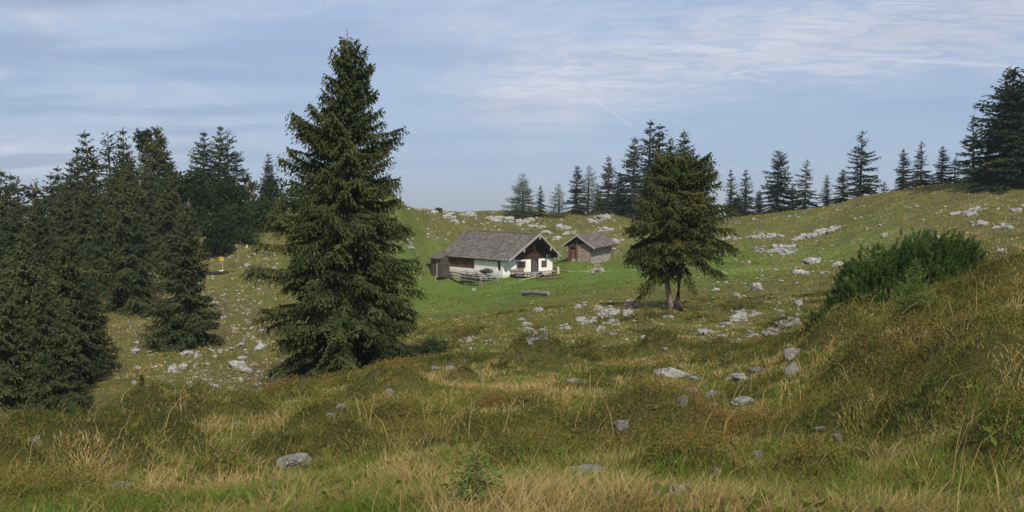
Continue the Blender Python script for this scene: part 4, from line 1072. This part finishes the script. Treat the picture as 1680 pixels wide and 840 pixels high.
mb = MB(); mb.box((-.1, -.1, .2 * s_ * 10), (.3, .25, .22)); mb.build('white_foot_stone', MAT['whitepaint'], e)
c = g1(365, 449, 60.); mb = MB(); mb.beam((-1.4, 0, .12), (1.1, .2, .16), .25, .16); mb.beam((-1.0, -.3, .05), (.7, -.2, .08), .2, .14)
tag(mb.build('plank_bench', MAT['soffit'], None, loc=tuple(c)), 'dark plank lying at the foot of the yellow signpost', 'plank')
for px, py, h, lab in ((405, 407, 6, 'white painted marker stake higher on the stony left slope'), (391, 424, 8, 'thin pale stake between signpost and white marker stake')):
    c = g1(px, py, 60.); k = c.y / F; mb = MB(); mb.tube([(0, 0, -.2), (.03, 0, h * k)], .035, 6); mb.box((0, 0, .12), (.1, .1, .22)) if h == 6 else None
    tag(mb.build('marker_stake', MAT['whitepaint'] if h == 6 else MAT['greywood'], None, loc=tuple(c)), lab, 'stake')
c = g1(1283, 424, 60.); mb = MB(); mb.tube([(0, 0, -.2), (.05, 0, 1.1)], .06, 6); tag(mb.build('marker_stake', MAT['greywood'], None, loc=tuple(c)), 'short weathered stake below the long limestone ledge', 'stake')
for px, py, lab in ((689, 460, 'left one of two grey fence stakes on the meadow by the great spruce'), (714, 462, 'right one of two grey fence stakes on the meadow, nearer the lean-to')):
    c = g1(px, py, 60.); mb = MB(); mb.tube([(0, 0, -.2), (.04, .02, .85)], .09, 7); tag(mb.build('fence_stake', MAT['greywood'], None, loc=tuple(c)), lab, 'stake')
c = g1(708, 437, 60.); mb = MB(); rg = random.Random(8)
for k in range(60):
    x, y, z = rg.gauss(0, .75), rg.gauss(0, .4), abs(rg.gauss(.15, .2)); a = rg.uniform(-3, 3); mb.beam((x, y, z), (x + .6 * math.cos(a), y + .6 * math.sin(a), z + rg.uniform(-.1, .2)), .05, .04)
tag(mb.build('brush_heap', MAT['brownwood'], None, loc=tuple(c)), 'brown brushwood heap just left of the lean-to', 'brush heap')

# ------------------------------------------------------------------ rocks
rk = random.Random(77); NROCK = [0]; ROCKPOS = []
def put_rock(px, py, w_, h_, label, group=None, y0=2.6, flat=1.0):
    """px,py: centre in the photo, w_,h_: size in the photo"""
    c = g1(px, py + h_ * .45, y0); d = c.length; k = d / F
    o = link('limestone_rock', ROCKM[rk.randrange(10)], None, tuple(c + Vector((0, w_ * k * .25, h_ * k * .26))))
    sx_ = w_ * k * .72; sz_ = h_ * k * .88 * flat
    o.scale = (sx_, (sx_ + sz_) * .5 if w_ > h_ else sx_, sz_); o.rotation_euler = (rk.uniform(-.2, .2), rk.uniform(-.2, .2), rk.choice((0, math.pi)) + rk.uniform(-.5, .5))
    NROCK[0] += 1; ROCKPOS.append((c.x, c.y + w_ * k * .2, w_ * k * .75))
    return tag(o, label, 'rock', group)
for r_ in (
 (475,757,52,22,'angular pale grey rock lying alone in the foreground grass at left'),
 (190,801,34,16,'flat whitish rock near the bottom left between heather cushions'),
 (57,724,28,10,'flat grey rock at the left edge of the heath brow'),
 (557,668,18,8,'small grey rock on the brow left of the round heather cushion'),
 (385,695,14,6,'tiny grey rock between heather cushions on the left brow'),
 (540,679,22,6,'thin flat stone in dry grass below the brow'),
 (640,642,12,7,'small pale stone on top of the cushion under the great spruce'),
 (629,788,11,8,'small white stone in the foreground grass left of the seedling'),
 (945,627,26,13,'dark tilted grey rock in the tan grass right of centre'),
 (1104,613,46,14,'long light grey rock slab below the forked spruce'),
 (1144,621,16,6,'small flat stone right of the long light slab'),
 (1121,655,15,24,'upright dark grey rock with pale edge in the grass'),
 (1134,639,16,8,'small grey rock above the upright dark rock'),
 (1167,648,20,12,'rounded grey rock right of the upright dark rock'),
 (1175,665,9,5,'tiny white stone below the rounded grey rock'),
 (1218,619,26,12,'blue grey rock in dark grass near the brow'),
 (1243,605,20,8,'flat grey stone above the blue grey rock'),
 (1195,622,10,6,'tiny grey stone left of the blue grey rock'),
 (1224,658,30,10,'low grey stone half sunk in dark heather'),
 (1302,603,20,28,'tall pale rock standing at the edge of the right brow'),
 (1303,579,24,16,'pale grey rock just above the tall one on the right brow'),
 (1205,679,32,9,'flat pale rock in tan grass beneath the dark heather'),
 (1245,746,18,18,'grey mottled rock in the lower right foreground grass'),
 (1176,773,14,10,'small grey rock low in the right foreground'),
 (1022,697,24,14,'grey rock half hidden by dry grass in the centre foreground'),
 (955,774,64,10,'long flat rock slab sunk in the bottom centre grass'),
 (1105,813,60,18,'broad reddish brown rock slab at the bottom edge'),
 (1377,718,22,9,'pale flat rock in the right foreground sedge'),
 (1350,703,16,6,'small pale rock in right foreground sedge'),
 (1673,826,14,14,'pinkish stone at the bottom right corner'),
): put_rock(*r_)
MIDG = 'larger rocks in the middle distance'
for r_ in (
 (712,603,14,12,'small white rock touching the left end of the pale slab by the spruce'),
 (1057,553,17,12,'mottled light rock at the start of the heath, below the forked spruce'),
 (1090,572,14,7,'flat stone right of the mottled light rock'),
 (1240,470,26,17,'big pale rock on the slope between forked spruce and pine bush'),
 (1218,486,18,7,'flat white rock below the big pale slope rock'),
 (1176,475,15,8,'pale rock nearest to the forked spruce on its right'),
 (1208,483,12,7,'small white rock left of the flat white one'),
 (1192,463,8,6,'little pale rock high on the slope right of the forked spruce'),
 (1312,497,16,10,'pale rock left of the large pine bush'),
 (1337,428,32,12,'white rock block below the long limestone ledge'),
 (1375,433,20,10,'white grey rock right of the white block'),
 (1294,405,14,8,'pale boulder on the crest of the ledge'),
 (1453,385,10,8,'grey rock above the left part of the pine bush'),
 (1538,390,12,9,'pale rock poking above the pine bush'),
 (1545,400,9,6,'small pale stone right of the bush top'),
 (1646,411,14,10,'pale rock on the far right slope'),
 (1618,418,10,6,'small pale rock right beyond the pine bush'),
 (855,523,12,7,'grey rock on the meadow edge left of the outcrops'),
 (985,443,14,9,'rounded white boulder beside the water spout stand'),
 (778,475,8,6,'white stone in the meadow below the log barrier'),
 (162,467,20,9,'pale rocks gap among the left trees, largest block'),
 (427,375,8,9,'white boulder near the top of the left stony slope'),
 (437,371,7,5,'white boulder second near the top of the left slope'),
 (407,435,12,7,'white rock right of the signpost'),
 (428,444,14,6,'flat white rock further right of the signpost'),
 (300,600,20,14,'white rock left one of the row above the brow'),
 (283,606,18,16,'rounded white boulder beside the row above the brow'),
 (307,632,20,15,'large white block just over the heath brow'),
 (288,634,14,12,'white block left of the large one over the brow'),
 (321,584,9,12,'upright white rock below the free standing spruce'),
 (302,580,22,10,'long white rock below the free standing spruce'),
 (222,576,14,11,'white rock alone on the dark lower left slope'),
 (385,599,30,16,'big white rock on the stony slope left of the great spruce'),
 (405,607,20,10,'white rock right of the big one on the stony slope'),
 (398,588,16,9,'white rock above the big one on the stony slope'),
 (354,635,26,9,'white rock rim peeking over the heath brow'),
 (425,569,20,16,'white rock cluster touching the great spruce'),
 (361,576,9,8,'small white rock halfway down the stony slope'),
 (384,540,12,6,'flat white rock in the middle of the stony slope'),
 (205,653,22,9,'white rocks at the lip of the brow on the left'),
): put_rock(r_[0], r_[1], r_[2] * .78, r_[3] * .78, r_[4], MIDG, 20.)
# outcrops: bedrock breaking through the turf, one thing each
def outcrop(label, spots, y0=20., seed=0, n=14, group='limestone outcrops in the pasture'):
    """spots: (px, py, w, h) ellipses in the photo that hold the lumps"""
    rg = random.Random(seed); c0 = g1(spots[0][0], spots[0][1], y0); items = []; pxs, pys = [], []
    for (px, py, w_, h_) in spots:
        k = max(3, int(1.9 * n * (w_ * h_) / (spots[0][2] * spots[0][3])))
        for i in range(k):
            a = rg.random() * 6.28; r_ = rg.random() ** .6
            pxs.append(px + math.cos(a) * r_ * w_ / 2); pys.append(py + math.sin(a) * r_ * h_ / 2)
    x, y, z, ok = ground(pxs, pys, y0)
    for X_, Y_, Z_ in zip(x, y, z):
        k = math.hypot(X_, Y_) / F; s_ = (1.6 + 6.0 * rg.random() ** 1.7) * k * (1.5 if rg.random() < .12 else 1)
        items.append((X_ - c0.x, Y_ - c0.y, Z_ - c0.z - s_ * .03, s_ * rg.uniform(.9, 1.5), s_ * rg.uniform(.7, 1.2), s_ * rg.uniform(.55, .9)))
    o = empty('rock_outcrop', label, 'rock outcrop', tuple(c0), 0, group)
    for (x_, y_, z_, a_, b_, c_) in items[:98]:
        b = link('rock_block', ROCKM[rg.randrange(10)], o, (x_, y_, z_)); b.scale = (a_, b_, c_); b.rotation_euler = (rg.uniform(-.2, .2), rg.uniform(-.2, .2), rg.random() * 6.28)
    return o
outcrop('cracked pale rock slab at the right foot of the great spruce', [(735,602,46,12),(755,598,22,12)], 20, 1, 9)
outcrop('jagged grey outcrop patch low centre, left of the forked spruce', [(880,556,30,22),(862,540,18,16),(893,548,12,22)], 20, 2, 20)
outcrop('long row of rocks running up from the great spruce', [(700,570,22,7),(738,560,16,6),(760,559,26,7),(775,572,10,6),(722,575,10,6)], 20, 3, 9)
outcrop('broad spread of broken pale rocks left of the forked spruce', [(960,527,40,16),(930,537,22,9),(1002,526,24,12),(980,541,30,8),(1013,531,12,8)], 20, 4, 18)
outcrop('shaded grey outcrop nearest the forked spruce in its shadow', [(1036,503,24,18),(1026,515,14,9)], 20, 5, 16)
outcrop('shaded grey outcrop below the left shadow edge of the forked spruce', [(1003,512,20,12),(992,516,18,10),(985,507,18,8)], 20, 6, 14)
outcrop('small grey outcrop at the far left tip of the tree shadow', [(947,503,18,8),(959,500,10,6)], 20, 7, 9)
outcrop('flat bits of rock on the meadow slope above the jagged patch', [(884,509,20,6),(862,523,12,5)], 20, 8, 6)
outcrop('rocky root mound under the forked spruce', [(1095,517,20,12),(1080,516,12,8)], 20, 9, 9)
outcrop('heap of pale rocks on the slope right of the forked spruce', [(1215,520,36,18),(1216,513,14,14),(1195,535,24,10),(1235,516,12,8)], 20, 10, 22)
outcrop('low scatter of rocks at the bottom of the pale rock heap', [(1205,562,26,7),(1160,546,24,9),(1180,553,24,8),(1207,560,14,6)], 20, 11, 6)
outcrop('line of rocks climbing toward the pine bush', [(1290,528,44,16),(1308,520,20,12),(1265,545,26,12),(1233,549,16,12)], 20, 12, 24)
outcrop('long pale limestone ledge across the right pasture', [(1262,410,52,12),(1290,410,34,18),(1316,403,26,16),(1240,413,26,6),(1335,397,18,10)], 60, 13, 26)
outcrop('upper limestone ledge running to the right like a wall', [(1330,386,30,7),(1352,380,30,8),(1366,376,16,5),(1308,391,20,6)], 60, 14, 14)
outcrop('thin dotted ledge of stones across the upper right pasture', [(1205,392,30,3),(1240,390,30,3),(1270,387,24,5)], 60, 15, 8)
outcrop('grey rocks under the huge spruces at the right edge', [(1600,344,30,8),(1570,350,16,5),(1590,352,30,6)], 60, 16, 10)
outcrop('rocks on the far right slope near the frame edge', [(1650,373,26,9),(1605,367,24,6),(1667,344,16,8)], 60, 17, 9)
outcrop('rough grey crag on the rim just above the hut roof', [(812,360,26,9),(808,350,8,4),(835,362,18,8),(850,366,14,8)], 60, 18, 16)
outcrop('rocky rim left of the crag', [(738,355,24,8),(765,352,30,5),(750,365,30,5),(728,347,16,4)], 60, 19, 12)
outcrop('rocky rim between the crag and the pale larch', [(860,362,20,7),(880,372,26,6),(900,383,20,6)], 60, 20, 9)
outcrop('rocky knoll on the rim behind the small barn', [(985,356,30,9),(975,363,24,6),(1000,352,12,5)], 60, 21, 14)
outcrop('broken rocks on the slope between hut and barn', [(920,374,24,6),(935,382,22,6),(912,392,14,8)], 60, 22, 8)
outcrop('white stones right behind the barn', [(1012,396,18,8),(1004,410,10,6),(990,378,26,6)], 60, 23, 9)
outcrop('pale rocks along the shoulder line behind the great spruce', [(672,337,18,4),(690,343,18,3),(708,349,14,3)], 60, 24, 6)
outcrop('white stones on the green slope right of the great spruce', [(665,395,16,8),(672,405,12,5),(655,378,10,5)], 60, 25, 6)
outcrop('dark flat outcrop in turf left of the pine bush', [(1316,450,26,5),(1350,447,18,4)], 20, 26, 6)
# scattered small rocks that nothing tells apart, by area
def scatter(label, group, n, regions, wmin, wmax, y0=20., seed=0):
    rg = random.Random(seed); ps = []
    tot = sum(r[4] for r in regions)
    for (x0, x1, a0, a1, wt) in regions:
        for i in range(int(n * wt / tot)): ps.append((rg.uniform(x0, x1), a0 + (a1 - a0) * rg.random()))
    x, y, z, ok = ground([p[0] for p in ps], [p[1] for p in ps], y0)
    for X_, Y_, Z_, k_ in zip(x, y, z, ok):
        if not k_: continue
        k = math.hypot(X_, Y_) / F; w_ = wmin + (wmax - wmin) * rg.random() ** 2.6
        o = link('limestone_rock', ROCKM[rg.randrange(10)], None, (X_, Y_, Z_ + w_ * k * .06))
        o.scale = (w_ * k * .62, w_ * k * .5, w_ * k * rg.uniform(.28, .5)); o.rotation_euler = (rg.uniform(-.25, .25), rg.uniform(-.25, .25), rg.random() * 6.28)
        tag(o, label, 'rock', group)
scatter('small white limestone rock strewn on the stony slope left of the great spruce', 'small white rocks on the left slope', 130, [(370,455,395,470,1.6),(350,450,470,560,1.4),(300,440,560,635,2.4),(215,300,560,640,.7),(170,260,470,560,.3)], 2.2, 12, 30, 1)
scatter('small pale rock in the turf between great spruce and forked spruce', 'small rocks in the centre slope', 62, [(700,860,500,600,1.2),(860,1060,490,570,1.8),(1000,1110,535,575,.4)], 2.0, 10, 20, 2)
scatter('small pale rock on the slope between forked spruce and mountain pine', 'small rocks on the right of the forked spruce', 74, [(1130,1330,440,560,2.2),(1180,1380,415,470,.8),(1120,1180,500,580,.4)], 2.0, 11, 20, 3)

# ------------------------------------------------------------------ grass, heather, loose stones
def add_stuff(name, label, V, Fq, mat, attr=None):
    return tag(link(name, npmesh(name, V, Fq, [mat], False, attr)), label, kind='stuff')
def blade_mesh(rng, x, y, z, dirx, diry, L, Wb, bend):
    """5 vertex blades: two quads-as-one strip + tip triangle done as 2 quads"""
    n = len(x); a = rng.random(n) * 6.28
    sx_, sy_ = np.cos(a), np.sin(a); B = np.stack([x, y, z], 1); D_ = np.stack([dirx, diry], 1)
    def pt(t):
        h = L * (t - .35 * bend * t * t); o = L * bend * t ** 1.8
        return np.stack([x + D_[:, 0] * o, y + D_[:, 1] * o, z + h], 1)
    S = np.stack([sx_, sy_, np.zeros(n)], 1) * (Wb / 2)[:, None]
    p0, p1, p2 = pt(0.), pt(.5), pt(1.)
    V = np.stack([p0 - S, p0 + S, p1 + S * .8, p1 - S * .8, p2 + S * .15, p2 - S * .15], 1).reshape(-1, 3)
    i = np.arange(n)[:, None] * 6
    Fq = np.concatenate([i + np.array([[0, 1, 2, 3]]), i + np.array([[3, 2, 4, 5]])], 0)
    return V, Fq
def tone_mat(name, stops, heightdark=True):
    m, t = new_mat(name); n = N(t); tn = n.attr('tone')
    isl = n.n('ShaderNodeNewGeometry').outputs['Random Per Island']
    f = n.math('ADD', tn, n.math('MULTIPLY', n.math('SUBTRACT', isl, .5), .22))
    c = n.ramp(f, stops)
    n.out(c, .8, spec=.08, transl=.3); return m
MAT['grass'] = tone_mat('grass_blades', [(0, (.125, .228, .032)), (.13, (.110, .150, .026)), (.36, (.185, .180, .040)), (.55, (.27, .215, .068)), (.75, (.38, .285, .115)), (1, (.52, .39, .18))])
MAT['heather'] = tone_mat('heather_leaves', [(0, (.052, .066, .016)), (.35, (.105, .115, .025)), (.58, (.185, .155, .040)), (.74, (.225, .130, .046)), (1, (.155, .080, .050))])
rng = np.random.default_rng(12)
def polar(n, r0, r1, half, p=0.):
    u = rng.random(n)
    r = np.exp(math.log(r0) + u * (math.log(r1) - math.log(r0))) if p == 0 else (r0 ** p + u * (r1 ** p - r0 ** p)) ** (1 / p)
    t_ = R(1) * (rng.random(n) * 2 - 1) * half
    return r * np.sin(t_), r * np.cos(t_)
def tonefield(x, y):
    return np.clip(.44 + .45 * fbm(x / 2.2, y / 2.2, 21, 3) + 1.5 * fbm(x / .65, y / .7, 23, 2), .10, 1)
# tussocks near the camera
nt0 = 21000
tx, ty = polar(nt0, 2.9, 34, 47, .35)
hv = heath(tx, ty); keep = rng.random(nt0) > hv * .90
def off_rocks(x, y, f=1.0):
    k = np.ones(len(x), bool)
    for a_, b_, c_ in ROCKPOS:
        if a_ * a_ + b_ * b_ < 60 ** 2: k &= (x - a_) ** 2 + ((y - b_) / 1.5) ** 2 > (c_ * f) ** 2
    return k
keep &= off_rocks(tx, ty, 1.25)
tx, ty, hv = tx[keep], ty[keep], hv[keep]; tr = np.hypot(tx, ty)
per = np.clip(64 * (5 / tr) ** .45, 20, 64).astype(int); tt_ = np.repeat(np.arange(len(tx)), per); nb_ = len(tt_)
ttone = np.clip(tonefield(tx, ty) - .07 * (1 - sstep(5, 9, tr)) + rng.normal(size=len(tx)) * .20, 0, 1)
tlen = .38 * (.16 + .24 * rng.random(len(tx)) * (.5 + ttone)) * (1 - .25 * hv)
rad = (.05 + .10 * rng.random(len(tx)))
a = rng.random(nb_) * 6.28; q = rng.random(nb_) ** .6 * rad[tt_] * 1.5
bx, by = tx[tt_] + np.cos(a) * q, ty[tt_] + np.sin(a) * q
bz = height(bx, by) - .015
wa = fbm(tx / 4., ty / 4., 91, 2) * 5 + .5                # direction the sedge leans
dx = np.cos(a) * .95 + .38 * np.cos(wa)[tt_] + rng.normal(size=nb_) * .25; dy = np.sin(a) * .95 + .38 * np.sin(wa)[tt_] + rng.normal(size=nb_) * .25
L = tlen[tt_] * (.55 + .75 * rng.random(nb_)); r_ = tr[tt_]
V, Fq = blade_mesh(rng, bx, by, bz, dx, dy, L, np.maximum(.0030, .00075 * r_) * (.7 + .6 * rng.random(nb_)), .35 + .65 * rng.random(nb_))
tone = np.clip(ttone[tt_] + rng.normal(size=nb_) * .17, 0, 1)
add_stuff('grass', 'long green and straw coloured tussock grass over the near slope', V, Fq, MAT['grass'], {'tone': np.repeat(tone, 6)})
print('tussock blades', nb_)
# short turf between and further out
n1 = 580000
gx, gy = polar(n1, 3.2, 185, 45, .25); k = off_rocks(gx, gy) & (rng.random(n1) > .75 * heath(gx, gy)); gx, gy = gx[k], gy[k]; n1 = len(gx)
gr = np.hypot(gx, gy); gz = height(gx, gy) - .01
mead = np.exp(-.7 * (((gx - 2) / 26) ** 2 + ((gy - 118) / 26) ** 2))
tn_ = np.clip(tonefield(gx, gy) - .03 + .6 * fbm(gx / 9, gy / 9, 66, 3) * sstep(20, 50, gr) - .60 * mead + .17 * sstep(-.16, -.24, gx / gy) * sstep(40, 55, gr) + .09 * sstep(.14, .22, gx / gy) * sstep(50, 80, gr), 0, 1)
al = rng.random(n1) * 6.28
V, Fq = blade_mesh(rng, gx, gy, gz, np.cos(al), np.sin(al), (.035 + .065 * rng.random(n1)) * (1 + .010 * gr) * (1 - .35 * mead), np.maximum(.005, .0011 * gr), .2 + .7 * rng.random(n1))
add_stuff('turf', 'short grazed turf covering the pasture', V, Fq, MAT['grass'], {'tone': np.repeat(np.clip(tn_ + rng.normal(size=n1) * .1, 0, 1), 6)})
# stray tall stalks
n2 = 1500
gx, gy = polar(n2, 3.2, 22, 33, .3); al = fbm(gx / 5, gy / 5, 95) * 6 + rng.normal(size=n2) * .9
V, Fq = blade_mesh(rng, gx, gy, height(gx, gy), np.cos(al), np.sin(al), .22 + .28 * rng.random(n2), np.maximum(.003, .00055 * np.hypot(gx, gy)), .3 + .6 * rng.random(n2))
add_stuff('dry_stalks', 'single dry straw stalks standing over the grass', V, Fq, MAT['grass'], {'tone': np.repeat(.75 + .25 * rng.random(n2), 6)})
# heather and bilberry cushions: small leaves on short upright twigs
n3 = 540000
hx_, hy_ = polar(n3, 3.2, 70, 47, .25); hv = heath(hx_, hy_); k = rng.random(n3) < hv ** 1.3
hx_, hy_ = hx_[k], hy_[k]; m_ = len(hx_); hr_ = np.hypot(hx_, hy_)
ht = .03 + .14 * rng.random(m_) ** .8; hz_ = height(hx_, hy_)
cl = np.clip(.42 + 1.2 * fbm(hx_ / 1.6, hy_ / 1.6, 33, 3) + .5 * fbm(hx_ / 5., hy_ / 5., 35, 2) + .8 * (ht - .13), 0, 1)
Ps, Ls, Ts = [], [], []
for j in range(5):
    f = (j + 1) / 5.
    Ps.append(np.stack([hx_ + rng.normal(size=m_) * .03, hy_ + rng.normal(size=m_) * .03, hz_ + ht * f], 1)); Ls.append(np.maximum(.015, .0019 * hr_) * (.7 + .7 * rng.random(m_))); Ts.append(cl + rng.normal(size=m_) * .08)
Pp = np.concatenate(Ps); Dd = rng.normal(size=Pp.shape); Dd[:, 2] = np.abs(Dd[:, 2]) + .35; l = np.concatenate(Ls)
V = quads_from(Pp, Dd, l, l * .5, rng)
add_stuff('heather', 'dark green and rusty heather and bilberry cushions', V, np.arange(len(V)).reshape(-1, 4), MAT['heather'], {'tone': np.repeat(np.clip(np.concatenate(Ts), 0, 1), 4)})
print('heather leaves', len(l))
# low broad leaves between the tufts
n4 = 9000
qx, qy = polar(n4, 3.2, 16, 33, .3); k = (fbm(qx / 1.1, qy / 1.1, 57, 2) > .02); qx, qy = qx[k], qy[k]; n4 = len(qx)
qd = rng.normal(size=(n4, 3)); qd[:, 2] = np.abs(qd[:, 2]) * .6 + .25; ql = .035 + .045 * rng.random(n4)
V = quads_from(np.stack([qx, qy, height(qx, qy) + .02 + .05 * rng.random(n4)], 1), qd, ql, ql * .55, rng)
add_stuff('herbs', 'low broad leaved herbs among the grass tufts', V, np.arange(len(V)).reshape(-1, 4), MAT['grass'], {'tone': np.repeat(.05 + .35 * rng.random(n4), 4)})
# countless small stones in the pasture
ps = []
for (x0, x1, a0, a1, n_k) in ((700,1020,352,400,700),(1000,1200,355,400,240),(1180,1680,335,430,800),(1140,1340,430,560,300),(860,1110,495,575,340),(700,860,500,600,120),(300,455,380,640,1100),(210,300,480,640,260),(660,720,340,420,60),(900,1020,395,420,60),(720,1000,465,500,30)):
    ps += [(rng.uniform(x0, x1), rng.uniform(a0, a1)) for _ in range(n_k)]
x, y, z, ok = ground([p[0] for p in ps], [p[1] for p in ps], 30.)
cl = 1.5 * fbm(x / 5., y / 4., 45, 3) + .06; kk = ok & (cl + rng.normal(size=len(x)) * .10 + .06 * (x < -9) > .075)
Vs, Fs, b = [], [], 0
import bmesh
bm = bmesh.new(); bmesh.ops.create_icosphere(bm, subdivisions=1, radius=1.0); SV = np.array([v.co[:] for v in bm.verts]); SF = np.array([[v.index for v in f.verts] for f in bm.faces]); bm.free()
for X_, Y_, Z_ in zip(x[kk], y[kk], z[kk]):
    s_ = math.hypot(X_, Y_) / F * (.7 + 2.2 * rng.random() ** 2.5)
    Vs.append(SV * (1 + rng.normal(size=(len(SV), 1)) * .22) * np.array([1.2, .9, .6]) * s_ + np.array([X_, Y_, Z_])); Fs.append(SF + b); b += len(SV)
add_stuff('stones', 'small pale stones strewn over the pasture', np.concatenate(Vs), np.concatenate(Fs), MAT['rock'])
print('stones', len(Vs))
# spruce seedling at the bottom edge and young spruce by the pine bush
def seedling(px, py, h, label, seed, y0=2.6, wid=.34):
    c = g1(px, py, y0)
    V, br = conifer(seed, h, lambda rel, a: h * wid * (1 - rel) ** .9, h * .07, .032, .30, clear=.05, e_top=45, e_bot=15, droop=-.02, hang=.1, nb=5, core=0)
    e = empty('spruce_seedling', label, 'sapling', tuple(c)); link('crown', crown_mesh('crown', V, MAT['seedling']), e)
    link('trunk', trunk_mesh('trunk', h, .006, br, MAT['brownwood'], rb=.0015, base=-.05), e)
MAT['seedling'] = foliage('seedling_needles', [(0, (.09, .14, .035)), (.6, (.15, .20, .05)), (1, (.22, .24, .08))], 2., .3, 0.)
seedling(782, 834, .27, 'light green spruce seedling in the grass at the bottom centre', 61, wid=.55)
seedling(1500, 512, .75, 'light green young spruce in front of the large mountain pine bush', 62, wid=.5)
